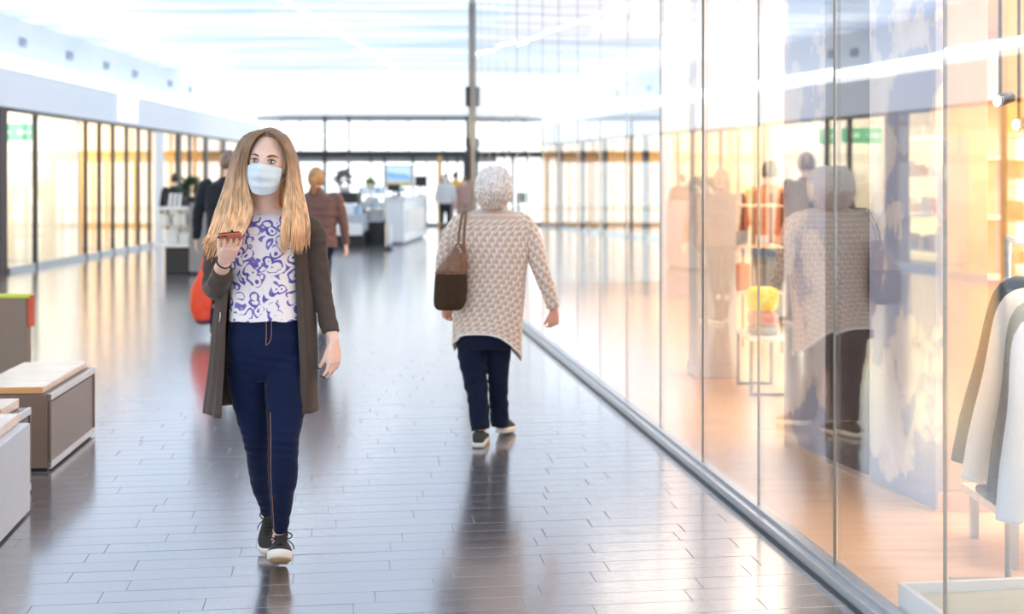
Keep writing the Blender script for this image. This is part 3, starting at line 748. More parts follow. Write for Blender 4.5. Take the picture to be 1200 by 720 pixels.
def hair_mat(name, c_root, c_tip, zr, zt, rough=0.38, lo=0.55, hi=1.3):
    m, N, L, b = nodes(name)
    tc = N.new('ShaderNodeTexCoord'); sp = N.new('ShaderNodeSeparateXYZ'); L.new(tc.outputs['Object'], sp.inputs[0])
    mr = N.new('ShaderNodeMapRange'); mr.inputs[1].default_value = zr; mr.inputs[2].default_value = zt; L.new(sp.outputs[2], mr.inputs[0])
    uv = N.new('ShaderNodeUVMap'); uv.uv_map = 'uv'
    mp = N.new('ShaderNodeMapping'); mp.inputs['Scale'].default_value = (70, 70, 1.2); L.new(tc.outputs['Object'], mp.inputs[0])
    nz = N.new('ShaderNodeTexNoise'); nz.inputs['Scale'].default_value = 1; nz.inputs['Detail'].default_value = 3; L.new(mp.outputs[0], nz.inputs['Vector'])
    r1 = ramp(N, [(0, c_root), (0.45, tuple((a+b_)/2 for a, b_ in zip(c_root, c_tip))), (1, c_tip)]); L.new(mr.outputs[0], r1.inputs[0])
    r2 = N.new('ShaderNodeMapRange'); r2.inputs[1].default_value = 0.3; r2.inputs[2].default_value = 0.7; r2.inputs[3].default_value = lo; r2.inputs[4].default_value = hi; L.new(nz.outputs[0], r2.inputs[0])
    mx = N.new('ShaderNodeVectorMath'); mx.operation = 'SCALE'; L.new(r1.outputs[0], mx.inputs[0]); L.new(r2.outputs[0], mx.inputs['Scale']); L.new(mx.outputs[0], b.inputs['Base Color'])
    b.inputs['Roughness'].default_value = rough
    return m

# ------------------------------------------------------------------ the woman with the phone
Y0 = 4.92
def P(x, y, d=0.0): return W(x, y, Y0+d)
def R_(px, d=0.0): return px*(Y0+d)/F
wl = P(322, 664); wl = Vector((wl.x, Y0, 0))
woman = empty('person', wl)
tag(woman, 'young woman with long blond hair, face mask and phone walking towards the viewer', 'person')
hc = P(314.5, 188.5, -0.02)
HM = headM(yaw=-0.05, roll=0.085, pitch=0.03)
q = MB()
head_mesh(q, hc, HM, s=0.97)
for s_ in (-1, 1):      # ears
    q.ball(hc+HM @ Vector((0.074*s_, 0.01, -0.005)), (0.008, 0.018, 0.030), 12, 8)
q.tube([hc+Vector((0.0, 0.035, -0.04)), P(312, 228, 0.02), P(312, 246, 0.03), P(312, 262, 0.03)], [(0.052, .055), (0.049, 0.052), (0.052, 0.054), (0.075, .07)], 24, 4, side=(1, 0, 0))
rows = [(244, 312, 20, .048), (251, 312, 32, .058), (260, 312, 41, .070), (272, 312, 41, .080), (295, 312, 39, .085), (325, 312, 34, .075), (355, 312, 34, .075), (385, 312, 37, .085), (410, 312, 38, .085), (428, 312, 34, .08)]
tr = []
for (y, cx, hw, ry) in rows:
    c_ = P(cx, y, 0.03); tr.append((c_.x, c_.y, c_.z, R_(hw), ry))
q.loft(torso_rings(smooth_rows(tr)))
# arms
Lsh, Lel, Lwr = P(271, 266, 0.03), P(252, 334, 0.03), P(262.5, 307, -0.21)
Rsh, Rel, Rwr = P(354, 266, 0.03), P(375, 335, 0.05), P(391, 401, 0.0)
q.tube([Lsh, (Lsh+Lel)/2, Lel, (Lel+Lwr)/2+Vector((0, 0, -0.006)), Lwr], [0.042, 0.038, 0.034, 0.033, 0.026], 16, 5)
q.tube([Rsh, (Rsh+Rel)/2, Rel, (Rel+Rwr)/2, Rwr], [0.036, 0.033, 0.029, 0.026, 0.022], 16, 5)
tipsR = hand(q, Rwr, (0.03, -0.06, -1), (-0.75, 0.55, 0), (-0.35, -0.9, 0), curl=0.30, s=0.96, thumb_open=0.35)
tipsL = hand(q, Lwr, (0.42, -0.50, 0.62), (-0.25, 0.50, 0.62), (-1, -0.1, 0.1), curl=0.22, s=0.90, spread=0.13, thumb_open=0.45, thumb_curl=0.35)
# legs
legL = [P(290, 405, 0.03), P(291, 440, 0.03), P(295, 480, 0.04), P(302, 525, 0.09), P(306.5, 565, 0.2), P(312.5, 598, 0.30), P(314.5, 612, 0.33)]
legR = [P(334, 405, 0.02), P(334, 440, 0.0), P(333, 480, -0.04), P(331, 520, -0.08), P(331, 560, -0.06), P(328.5, 600, -0.01), P(327, 630, 0.03)]
q.tube(legL, [R_(17), R_(16), R_(12), R_(9), R_(8.5), R_(6), R_(6)], 20, 4)
q.tube(legR, [R_(17), R_(17), R_(15), R_(12), R_(11), R_(8), R_(8)], 20, 4)
heelR, toeR = Vector((-0.905, 4.985, 0.006)), Vector((-0.862, 4.745, 0.095))
heelL, toeL = Vector((-0.995, 5.34, 0.075)), Vector((-0.975, 5.10, 0.004))
for (leg, h_, t_) in ((legR, heelR, toeR), (legL, heelL, toeL)):
    f_ = (t_-h_)
    q.tube([leg[-1], h_+f_*0.22+Vector((0, 0, 0.075)), h_+f_*0.5+Vector((0, 0, 0.05)), h_+f_*0.8+Vector((0, 0, 0.035))], [.031, .028, (.024, .018), (.022, .009)], 14, 4)
q.merged('body', M_skin, woman, voxel=0.0042, smooth=2)
# eyes, lashes, brows
M_eye = mat('eye_white', (0.75, 0.72, 0.72), 0.2, var=0.02); M_iris = mat('iris_grey_blue', (0.10, 0.14, 0.18), 0.2, var=0.2); M_pup = mat('pupil', (0.005, 0.005, 0.006), 0.1)
M_lash = mat('lash_brown', (0.035, 0.018, 0.012), 0.7); M_brow = mat('brow_brown', (0.17, 0.085, 0.045), 0.8, var=0.2, nscale=200)
for s_ in (-1, 1):
    T = lambda x, y, z: hc+HM @ (Vector((x*s_, y-0.002, z))*0.985)
    yb = head_point(Vector((0.032/0.073, -0.9, 0)).normalized())[1]
    e = MB().ball(T(0.0325, yb-0.003, 0.0), (0.0145, 0.008, 0.0064), 18, 12, M=HM).build('eye', M_eye, woman)
    MB().ball(T(0.0325, yb-0.0085, 0.0005), (0.0056, 0.0032, 0.0056), 14, 8, M=HM).build('iris', M_iris, e)
    MB().ball(T(0.0325, yb-0.0110, 0.0005), (0.0024, 0.0012, 0.0024), 10, 6, M=HM).build('pupil', M_pup, e)
    MB().tube([T(0.0165, yb-0.0065, -0.003), T(0.024, yb-0.011, 0.0050), T(0.033, yb-0.0125, 0.0072), T(0.042, yb-0.009, 0.0055), T(0.0505, yb-0.002, 0.0005)], [0.0009, 0.0019, 0.0022, 0.0021, 0.001], 8, 4).build('lashes', M_lash, e)
    MB().tube([T(0.0180, yb-0.0065, -0.0035), T(0.026, yb-0.0095, -0.0065), T(0.036, yb-0.0095, -0.0072), T(0.047, yb-0.004, -0.003)], [0.0006, 0.0009, 0.001, 0.0007], 6, 4).build('lower_lashes', M_lash, e)
    MB().tube([T(0.013, yb-0.0125, 0.0170), T(0.024, yb-0.0125, 0.0205), T(0.036, yb-0.0105, 0.0235), T(0.048, yb-0.0035, 0.0215), T(0.056, yb+0.006, 0.016)], [(0.0014, .0022), (0.0022, .0032), (0.0022, .0032), (0.0016, .0022), (0.0008, .001)], 8, 4).build('eyebrow', M_brow, woman)
# face mask
def facemask(parent, hc, HM, m, s=1.0, mloop=None):
    q = MB(); rg = []
    nv, nu = 34, 36
    for i in range(nv+1):
        v = i/nv; z = -0.013-0.104*v
        ring = []
        for k in range(nu+1):
            u = -1+2*k/nu; ph = u*1.22
            wx = 0.0715*(1-0.23*v**2.2); nose = 0.020*math.exp(-(u/0.22)**2)*math.exp(-((v-0.22)/0.30)**2)
            dy = 0.104+nose+0.008*math.sin(PI*min(1, v*1.05))-0.018*v**3
            zz = z+(-0.012*math.cos(ph*1.2)*v**2)+(0.010*u*u*v)-0.006*(u*u)*(1-v)*2 + 0.005*math.exp(-(u/0.18)**2)*(1-v)**3
            pl = 0.0028*math.sin(v*PI*6)*(1-0.3*abs(u)) if 0.15 < v < 0.85 else 0
            ring.append(hc+HM @ (Vector((wx*math.sin(ph), -(dy+pl)*math.cos(ph)**0.85, zz))*s))
        rg.append(ring)
    q.loft(rg, closed=False)
    o = q.build('face_mask', m, parent, solid=0.0016)
    for s_ in (-1, 1):
        T = lambda x, y, z: hc+HM @ (Vector((x*s_, y, z))*s)
        MB().tube([T(0.064, -0.036, -0.014), T(0.076, -0.010, 0.010), T(0.082, 0.020, 0.006), T(0.080, 0.022, -0.020), T(0.072, 0.002, -0.055), T(0.058, -0.038, -0.085)], [0.0013]*6, 6, 4).build('ear_loop', m, o)
    return o
M_mask = mat('pale_blue_mask', (0.68, 0.80, 0.88), 0.75, var=0.03, bump=0.1)
fm = facemask(woman, hc, HM, M_mask)
# blouse
rows = [(250, 313, 24, .052), (254, 312, 40, .074), (262, 312, 47, .094), (276, 312, 47, .110), (292, 312, 45.5, .123), (312, 312, 43, .116), (332, 312, 42, .108), (352, 312, 42.5, .110), (366, 312.5, 43.5, .117), (374, 313, 44, .121)]
tr = []
for (y, cx, hw, ry) in rows:
    c_ = P(cx, y, 0.03); tr.append((c_.x, c_.y, c_.z, R_(hw), ry))
rg = torso_rings(smooth_rows(tr, 5), 72)
nn = len(rg)
for i, ring in enumerate(rg):
    for k in range(len(ring)):
        p = ring[k]; t = i/nn
        p += noise.noise_vector(Vector((p.x*13, p.y*8, p.z*7)))*0.006*t
        p.z += 0.006*math.sin(k*0.7)*max(0, t-0.9)*10*0.6
q = MB(); q.loft(rg, cap=False); q.build('blouse', M_blouse, woman, solid=0.003, label='white blouse with violet blue curling print')
# jeans
q = MB()
rows = [(368, 313, 42.5, .108), (376, 313, 43.5, .113), (388, 313, 45, .117), (402, 313, 46.5, .12), (416, 313, 47, .112), (430, 313, 43, .095), (444, 313, 30, .07)]
tr = []
for (y, cx, hw, ry) in rows:
    c_ = P(cx, y, 0.03); tr.append((c_.x, c_.y, c_.z, R_(hw), ry))
q.loft(torso_rings(smooth_rows(tr)))
jl = [P(290, 408, 0.03), P(290.5, 440, 0.03), P(294.5, 480, 0.04), P(300, 512, 0.06), P(303, 535, 0.11), P(306.5, 565, 0.2), P(311.5, 592, 0.28), P(313, 602, 0.31)]
jr = [P(335, 408, 0.02), P(335.5, 440, 0.0), P(335, 480, -0.04), P(332.5, 512, -0.075), P(331.5, 530, -0.08), P(331.5, 555, -0.065), P(330, 590, -0.02), P(328.5, 622, 0.02)]
q.tube(jl, [R_(24.5), R_(24), R_(19.5), R_(15.5), R_(14.5), R_(13.2), R_(9.2), R_(7.5)], 28, 5)
q.tube(jr, [R_(25), R_(25), R_(22.5), R_(18.5), R_(17.2), R_(17.2), R_(13), R_(9)], 28, 5)
def jw(co):
    out = wrinkle(0.0035, 14, 2.4)(co)
    for i in range(len(out)):          # knee and ankle creases
        z = out[i][2]
        k = math.exp(-((z-0.50)/0.06)**2)+0.6*math.exp(-((z-0.17)/0.05)**2)+0.5*math.exp(-((z-0.80)/0.07)**2)
        out[i][1] += 0.0035*k*math.sin(z*190+out[i][0]*30)
    return out
jeans = q.merged('jeans', M_jeans, woman, voxel=0.005, smooth=10, post=jw)
ln = MB(); pts = []
for i, c_ in enumerate(jr[2:]):
    rr_ = [22.5, 18.5, 17.2, 17.2, 13, 9][i]; pts.append(c_+Vector((-R_(rr_)*0.65, -R_(rr_)*0.83, 0)))
ln.tube(pts, [0.0011]*len(pts), 6, 4)
ln.build('seam_stitch', M_stitch, jeans)
b0 = P(312, 374, -0.095)
MB().tube([P(312, 376, -0.090), P(312, 392, -0.094), P(311.5, 405, -0.092)], [0.0012]*3, 6, 3).build('fly_stitch', M_stitch, jeans)
MB().tube([P(318, 376, -0.089), P(318, 392, -0.092), P(316, 401, -0.092), P(311.5, 405, -0.092)], [0.0010]*4, 6, 3).build('fly_stitch', M_stitch, jeans)
# cardigan: open front shell, two sleeves, collar band
rows = [(252, 290, 338, 288, 336, .055), (257, 266, 360, 285, 340, .090), (268, 260, 366, 280, 346, .112), (285, 260, 366, 276, 351, .126), (305, 262, 365, 272, 354, .130), (330, 258, 365, 270.5, 355.5, .128), (352, 254, 368, 269, 356.5, .130), (375, 251, 370, 268.5, 358, .138), (400, 249, 371, 268.5, 359.5, .148), (430, 246, 372, 268.5, 361, .155), (460, 242.5, 372, 268.5, 361.5, .165), (481, 240, 372, 268.5, 361, .17)]
rows = smooth_rows(rows, 4); rg = []
n = 90
for i, (y, xl, xr, il, ir, ry) in enumerate(rows):
    d = 0.035; c_ = P((xl+xr)/2, y, d); rx = R_((xr-xl)/2, d); ring = []
    cx = (xl+xr)/2
    aL = math.asin(max(-1, min(1, (cx-il)/((xr-xl)/2)))); aR = math.asin(max(-1, min(1, (ir-cx)/((xr-xl)/2))))
    t = i/len(rows)
    for k in range(n+1):
        a = -aL-(2*PI-aL-aR)*k/n
        f_ = 1+0.035*t*math.sin(a*9+1.3)+0.02*t*math.sin(a*17)
        p = Vector((c_.x+rx*math.sin(a)*(f_ if abs(math.sin(a)) < .93 else 1), c_.y-ry*math.cos(a)*f_, c_.z))
        if k < 2 or k > n-2: p.y -= 0.004
        p += noise.noise_vector(Vector((p.x*9, p.y*9, p.z*5)))*0.007*t
        ring.append(p)
    rg.append(ring)
q = MB(); q.loft(rg, closed=False); cardi = q.build('cardigan', M_cardi, woman, solid=0.005, label='long grey brown open knitted cardigan')
q = MB(); q.tube([P(268, 262, 0.03), P(259, 276, 0.03), P(254, 305, 0.035), P(251.5, 334, 0.035), P(255, 337, -0.02), P(258.5, 326, -0.10), P(261.5, 315, -0.155)], [R_(15), R_(16), R_(15.5), R_(14.5), R_(14.6), R_(12.6), R_(10.8)], 24, 6)
q.merged('sleeve', M_cardi, cardi, voxel=0.006, smooth=3, post=wrinkle(0.006, 16))
q = MB(); q.tube([P(355, 262, 0.03), P(366, 275, 0.03), P(370.5, 305, 0.04), P(376, 340, 0.05), P(382.5, 368, 0.028), P(388, 391, 0.012)], [R_(14), R_(16), R_(14.5), R_(12.8), R_(11.6), R_(10.6)], 24, 6)
q.merged('sleeve', M_cardi, cardi, voxel=0.006, smooth=3, post=wrinkle(0.006, 16))
for (sx, pts) in ((-1, [(il, y) for (y, xl, xr, il, ir, ry) in rows]), (1, [(ir, y) for (y, xl, xr, il, ir, ry) in rows])):
    pp = []
    for i, (x, y) in enumerate(pts[::4]):
        j = min(i*4, len(rg)-1); e = rg[j][0] if sx < 0 else rg[j][-1]
        pp.append(Vector(e)+Vector((0, -0.004, 0)))
    MB().tube(pp, [(0.013, 0.0035)]*len(pp), 10, 3, side=(1, 0, 0)).build('front_band', M_cardi, cardi)
MB().tube([P(258, 366, -0.09), P(258, 372, -0.095), P(257, 378, -0.09)], [0.002]*3, 8, 3).build('buckle', M_steel, cardi)
# sneakers
shoe(woman, heelR, toeR, (0, 0.4, 1), 1.0, M_upper, M_sole, M_lace, toe_curl=0.06)
shoe(woman, heelL, toeL, (0, -0.25, 1), 1.0, M_upper, M_sole, M_lace)
# bracelets, nails
d_ = Vector((0.42, -0.50, 0.62)).normalized(); wc = Lwr-d_*0.004
q = MB(); a_ = d_.orthogonal().normalized(); bb_ = d_.cross(a_)
pts = [wc+a_*0.0275*math.cos(2*PI*k/20)+bb_*0.0275*math.sin(2*PI*k/20) for k in range(21)]
q.tube(pts, [0.0032]*21, 8, 1, cap=False).build('bracelet', M_black, woman, label='thin black bracelet')
M_nail = mat('dark_nail', (0.03, 0.015, 0.03), 0.2)
for tips in (tipsR, tipsL):
    for (p, v) in tips:
        MB().ball(p+v*0.001, (0.0058, 0.0058, 0.0058), 10, 6).build('nail', M_nail, woman)
# hair : scalp cap and long strands
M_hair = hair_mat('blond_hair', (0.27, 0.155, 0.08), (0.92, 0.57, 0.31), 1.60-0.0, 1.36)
def hz(off): return off
def cap_fn(dx, th=0.012, front=-0.42, low=-0.35):
    def fn(d):
        p = head_point(d, th+dx)
        face = max(0, min(1, (-d[1]-0.30)*3.5))*max(0, min(1, (0.885-d[2])*8))
        lowm = max(0, min(1, (low-d[2])*4))
        return p*(1-0.30*face-0.24*lowm)
    return fn
q = MB(); head_mesh(q, hc, HM, fn=cap_fn(0.002), seg=48, ringn=36)
random.seed(11)
def interp(pl, t):
    x = t*(len(pl)-1); i = min(int(x), len(pl)-2); f_ = x-i
    return [pl[i][k]*(1-f_)+pl[i+1][k]*f_ for k in range(3)]
# guides (px, py, depth offset from the woman's plane), front and outer ones
GL_in = [(310, 154.5, -.075), (300, 161, -.095), (292.5, 175, -.085), (289, 196, -.06), (290, 220, -.075), (295, 245, -.105), (288, 268, -.14), (278, 290, -.17)]
GL_mid = [(309, 152.5, -.05), (293, 160, -.06), (281, 182, -.045), (275, 205, -.045), (272, 228, -.07), (268, 250, -.09), (260, 275, -.13), (250, 300, -.15)]
GL_out = [(307, 152, .01), (286, 160, .01), (274, 182, .02), (267, 206, .02), (260, 228, .0), (252, 250, -.02), (244, 275, -.06), (236, 297, -.08)]
GR_in = [(314, 154.5, -.075), (325, 160.5, -.095), (333.5, 174, -.085), (338, 195, -.06), (337, 220, -.085), (334, 242, -.11), (331, 264, -.14), (328, 292, -.14)]
GR_mid = [(315, 152.5, -.05), (331, 160, -.055), (340, 180, -.05), (344, 202, -.05), (346, 222, -.07), (347, 244, -.11), (346, 266, -.14), (345, 293, -.145)]
GR_out = [(317, 152, .01), (335, 159, .01), (345, 178, .02), (350, 200, .02), (354, 222, .0), (359, 244, -.05), (363, 266, -.09), (363, 290, -.11)]
def strand(gin, gmid, gout, t, lay, q, rr=0.0075, tipcut=0.0):
    pts = []
    for i in range(len(gin)):
        a_, m_, o_ = gin[i], gmid[i], gout[i]
        if t < 0.5: g = [a_[k]*(1-2*t)+m_[k]*2*t for k in range(3)]
        else: g = [m_[k]*(2-2*t)+o_[k]*(2*t-1) for k in range(3)]
        wob = 1.2*i/7
        pts.append(P(g[0]+random.gauss(0, 0.5)*wob, g[1]+(random.uniform(-17, 8) if i == 7 else 0), g[2]+lay+random.gauss(0, .002)))
    rad = [rr*.5, rr*.9, rr*1.1, rr*1.15, rr*1.15, rr*1.1, rr*.85, rr*.15]
    q.tube(pts, [(r, r*.55) for r in rad], 6, 3)
for g in ((GL_in, GL_mid, GL_out), (GR_in, GR_mid, GR_out)):
    for lay, nst, rr in ((0.0, 46, 0.0062), (0.018, 34, 0.009), (0.04, 26, 0.011), (-0.006, 30, 0.0035)):
        for j in range(nst): strand(*g, (j+random.uniform(0.1, .9))/nst, lay, q, rr*random.uniform(.8, 1.15))
for j in range(60):      # hair behind the neck and shoulders
    t = j/59; x = 276+t*72
    q.tube([P(x*.75+312*.25, 175, .07), P(x, 205, .09), P(x-2+4*t, 235, .10), P(x-3+6*t, 258+random.uniform(-4, 8), .14)], [(.008, .006), (.011, .007), (.011, .006), (.002, .002)], 6, 3)
for j in range(22):      # shadowed hair beside the neck, left
    t = j/21; x = 282+t*14
    q.tube([P(x, 205, -0.0), P(x-2, 230, -.02), P(x-6, 255, -.07), P(x-14, 282+random.uniform(-6, 6), -.115)], [(.007, .005), (.009, .006), (.008, .005), (.002, .002)], 6, 3)
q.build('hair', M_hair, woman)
# phone
pc = W(271, 277.5, 4.63)
f_ = Vector((0.10, -1, 0.18)).normalized(); r_ = Vector((1, 0.10, 0.10)); r_ = (r_-f_*r_.dot(f_)).normalized(); u_ = r_.cross(f_)*-1
if u_.z < 0: u_ = -u_
ph = empty('phone', pc); MM = Matrix((r_, f_, u_)).transposed()
M_phred = mat('orange_red_case', (0.62, 0.12, 0.04), 0.35)
def rbox(name, c, d, m, par, bev): return MB().box(c, d, M=MM).build(name, m, par, smooth=False, bevel=bev)
rbox('case', pc-u_*0.001, (0.074, 0.150, 0.008), M_phred, ph, 0.003)
rbox('bezel', pc+u_*0.0042, (0.075, 0.151, 0.0035), M_black, ph, 0.0015)
rbox('screen', pc+u_*0.0062, (0.068, 0.142, 0.0010), mat('phone_screen', (0.01, 0.01, 0.012), 0.05), ph, 0)
rbox('camera_bump', pc-u_*0.0058+f_*0.055-r_*0.020, (0.020, 0.026, 0.002), M_black, ph, 0.0005)
tag(ph, 'smartphone in an orange red case held in the raised hand of the blond woman', 'phone')

# ------------------------------------------------------------------ the old woman walking away
Y1 = 7.26
def Q(x, y, d=0.0): return W(x, y, Y1+d)
def r1(px, d=0.0): return px*(Y1+d)/F
ll = Q(574, 521); lady = empty('person', (ll.x, Y1, 0))
tag(lady, 'white haired old woman in a beige patterned cardigan walking away, seen from behind', 'person')
hc2 = Q(578, 223, -0.03); HM2 = headM(yaw=0.22, roll=0.05, away=True, pitch=0.06)
q = MB(); head_mesh(q, hc2, HM2)
for s_ in (-1, 1): q.ball(hc2+HM2 @ Vector((0.074*s_, 0.01, -0.008)), (0.009, 0.019, 0.033), 12, 8)
q.tube([hc2+Vector((0, -0.01, -0.05)), Q(577, 243, 0.0), Q(577, 252, 0.0), Q(577, 262, 0)], [.05, .052, .056, .07], 20, 4)
rows = [(249, 577, 14, .05), (255, 577, 28, .058), (264, 577, 38, .065), (280, 577, 38, .08), (310, 576, 34, .085), (340, 575, 33, .085), (370, 573, 30, .085), (392, 571, 28, .08)]
tr = [(Q(cx, y).x, Y1, Q(cx, y).z, r1(hw), ry) for (y, cx, hw, ry) in rows]
q.loft(torso_rings(smooth_rows(tr)))
lS, lE, lW = Q(538, 266), Q(521, 312, 0.03), Q(524, 357, 0.10)
rS, rE, rW = Q(616, 266), Q(634, 318, 0.0), Q(649, 363, 0.04)
q.tube([lS, (lS+lE)/2, lE, (lE+lW)/2, lW], [.038, .036, .032, .03, .025], 14, 4)
q.tube([rS, (rS+rE)/2, rE, (rE+rW)/2, rW], [.038, .036, .032, .03, .025], 14, 4)
hand(q, rW+Vector((0, 0, -0.005)), (0.0, 0.05, -1), (-0.4, 0.9, 0), (-0.9, -0.3, 0), curl=0.62, s=0.88, thumb_open=.45)
hand(q, Q(523, 357, 0.06), (0.03, 0.0, -0.6), (0.5, -0.8, 0.3), (0.9, 0.3, 0.3), curl=0.75, s=0.85)
l2 = [Q(556, 385, .02), Q(556, 410, .02), Q(559, 450, .0), Q(563, 480, -.03), Q(565, 505, -.06)]
r2 = [Q(584, 385, .02), Q(586, 410, .03), Q(585, 450, .08), Q(585, 480, .12), Q(585, 500, .14)]
q.tube(l2, [r1(11), r1(10), r1(8), r1(7), r1(6)], 16, 4); q.tube(r2, [r1(9), r1(9), r1(7), r1(7), r1(6)], 16, 4)
q.merged('body', M_skin2, lady, voxel=0.005, smooth=2)
# trousers
q = MB()
rows = [(374, 571, 36, .12), (392, 571, 36.5, .125), (408, 570, 33, .115)]
tr = [(Q(cx, y).x, Y1+.01, Q(cx, y).z, r1(hw), ry) for (y, cx, hw, ry) in rows]
q.loft(torso_rings(smooth_rows(tr)))
q.tube([Q(553.5, 388, .01), Q(553, 410, .01), Q(556, 440, .0), Q(560, 470, -.02), Q(563.5, 504, -.05)], [r1(18.5), r1(17.5), r1(15), r1(12.5), r1(11.5)], 24, 5)
q.tube([Q(584.5, 388, .02), Q(584.5, 410, .03), Q(583.5, 440, .06), Q(584.5, 470, .10), Q(586, 499, .13)], [r1(16), r1(14.5), r1(12.5), r1(11.5), r1(11)], 24, 5)
q.merged('trousers', M_trouser, lady, voxel=0.007, smooth=3, post=wrinkle(0.008, 13, 2.0))
M_shoe2 = mat('dark_grey_suede', (0.04, 0.04, 0.04), 0.8)
shoe(lady, Vector((Q(561, 520).x, 7.14, 0.004)), Vector((Q(564, 520).x-0.0, 7.395, 0.004)), (0, 0, 1), 1.12, M_shoe2, M_sole, M_lace, simple=True)
shoe(lady, Vector((Q(587, 512).x, 7.40, 0.035)), Vector((Q(590, 512).x+0.03, 7.655, 0.004)), (0, .12, 1), 1.12, M_shoe2, M_sole, M_lace, simple=True)
# patterned cardigan
m, N, L, b = nodes('patterned_knit')
tc = N.new('ShaderNodeTexCoord'); uv = N.new('ShaderNodeUVMap'); uv.uv_map = 'uv'
nd = N.new('ShaderNodeTexNoise'); nd.inputs['Scale'].default_value = 30; L.new(tc.outputs['Object'], nd.inputs['Vector'])
vm = N.new('ShaderNodeVectorMath'); vm.operation = 'MULTIPLY_ADD'; vm.inputs[1].default_value = (.012, .012, .012); L.new(nd.outputs['Color'], vm.inputs[0]); L.new(uv.outputs[0], vm.inputs[2])
sp = N.new('ShaderNodeSeparateXYZ'); L.new(vm.outputs[0], sp.inputs[0])
def math2(op, a_, b_=None):
    n_ = N.new('ShaderNodeMath'); n_.operation = op
    for i_, v_ in enumerate((a_, b_)):
        if v_ is None: continue
        if isinstance(v_, (int, float)): n_.inputs[i_].default_value = v_
        else: L.new(v_, n_.inputs[i_])
    return n_.outputs[0]
u1 = math2('SINE', math2('MULTIPLY', sp.outputs[0], 2*PI/0.045)); v1_ = math2('SINE', math2('MULTIPLY', sp.outputs[1], 2*PI/0.062))
u2 = math2('SINE', math2('MULTIPLY', sp.outputs[0], 4*PI/0.045)); v2_ = math2('SINE', math2('ADD', math2('MULTIPLY', sp.outputs[1], 4*PI/0.062), 0.8))
pt = math2('ADD', math2('MULTIPLY', u1, v1_), math2('ADD', math2('MULTIPLY', v2_, 0.45), math2('MULTIPLY', u2, 0.25)))
nz = N.new('ShaderNodeTexNoise'); nz.inputs['Scale'].default_value = 120; nz.inputs['Detail'].default_value = 2; L.new(tc.outputs['Object'], nz.inputs['Vector'])
pt = math2('ADD', pt, math2('MULTIPLY', nz.outputs[0], 0.8))
mr = N.new('ShaderNodeMapRange'); mr.inputs[1].default_value = -0.6; mr.inputs[2].default_value = 1.6; L.new(pt, mr.inputs[0])
r = ramp(N, [(0.28, (0.58, 0.43, 0.33)), (0.52, (0.64, 0.49, 0.40)), (0.70, (0.84, 0.74, 0.67))]); L.new(mr.outputs[0], r.inputs[0]); L.new(r.outputs[0], b.inputs['Base Color'])
b.inputs['Roughness'].default_value = 0.9; b.inputs['Sheen Weight'].default_value = 0.3
bp = N.new('ShaderNodeBump'); bp.inputs['Strength'].default_value = 0.6; bp.inputs['Distance'].default_value = 0.004; L.new(mr.outputs[0], bp.inputs['Height']); L.new(bp.outputs[0], b.inputs['Normal'])
M_knit = m
rows = [(246, 559, 595, .058), (250, 547, 607, .080), (257, 534, 619, .098), (270, 528, 624, .118), (290, 530, 622, .130), (315, 533, 617, .135), (345, 532, 614, .142), (370, 531, 612, .150), (388, 530, 612, .158)]
rows = smooth_rows(rows, 4); rg = []; n = 96
for i, (y, xl, xr, ry) in enumerate(rows):
    c_ = Q((xl+xr)/2, y, 0.02); rx = r1((xr-xl)/2); t = i/(len(rows)-1); ring = []
    for k in range(n):
        a = 2*PI*k/n+PI/2; ca, sa = math.cos(a), math.sin(a)
        f_ = 1+0.030*t*math.sin(a*8)+0.02*t*math.sin(a*13+1)
        p = Vector((c_.x+rx*math.copysign(abs(ca)**.85, ca)*(1 if abs(ca) > .9 else f_), c_.y+ry*math.copysign(abs(sa)**.85, sa)*f_, c_.z))
        s2 = max(0, ca)**1.6; s3 = max(0, -ca)**5
        p.z -= (0.135*s2+0.075*s3)*max(0, (t-0.55)/0.45)**1.3
        if sa > 0.2: p.z -= 0.05*max(0, (t-0.6)/0.4)
        p.x += -0.02*s2*max(0, t-.8)*5*.2
        p += noise.noise_vector(Vector((p.x*8, p.y*8, p.z*5)))*0.007*t
        ring.append(p)
    rg.append(ring)
q = MB(); q.loft(rg, cap=False); cd2 = q.build('cardigan', M_knit, lady, solid=0.006, label='beige cardigan with a white lacy knit pattern')
q = MB(); q.tube(rg[-1]+[rg[-1][0]], [0.007]*(n+1), 6, 1, cap=False); q.build('hem', mat('cream_trim', (0.84, 0.78, 0.72), .9), cd2)
q = MB(); q.tube([Q(604, 259, .01), Q(616, 268, .01), Q(627, 296, .0), Q(635, 320, .0), Q(643, 342, .02), Q(648, 360, .03)], [r1(12), r1(13.5), r1(11.5), r1(10), r1(8.5), r1(7.6)], 28, 5, side=(0, 1, 0)); q.build('sleeve', M_knit, cd2)
q = MB(); q.tube([Q(548, 259, .01), Q(537, 268, .01), Q(525, 290, .03), Q(520, 312, .05), Q(521, 335, .07), Q(523, 354, .07)], [r1(12), r1(13.5), r1(11), r1(10), r1(8.5), r1(7)], 28, 5, side=(0, 1, 0)); q.build('sleeve', M_knit, cd2)
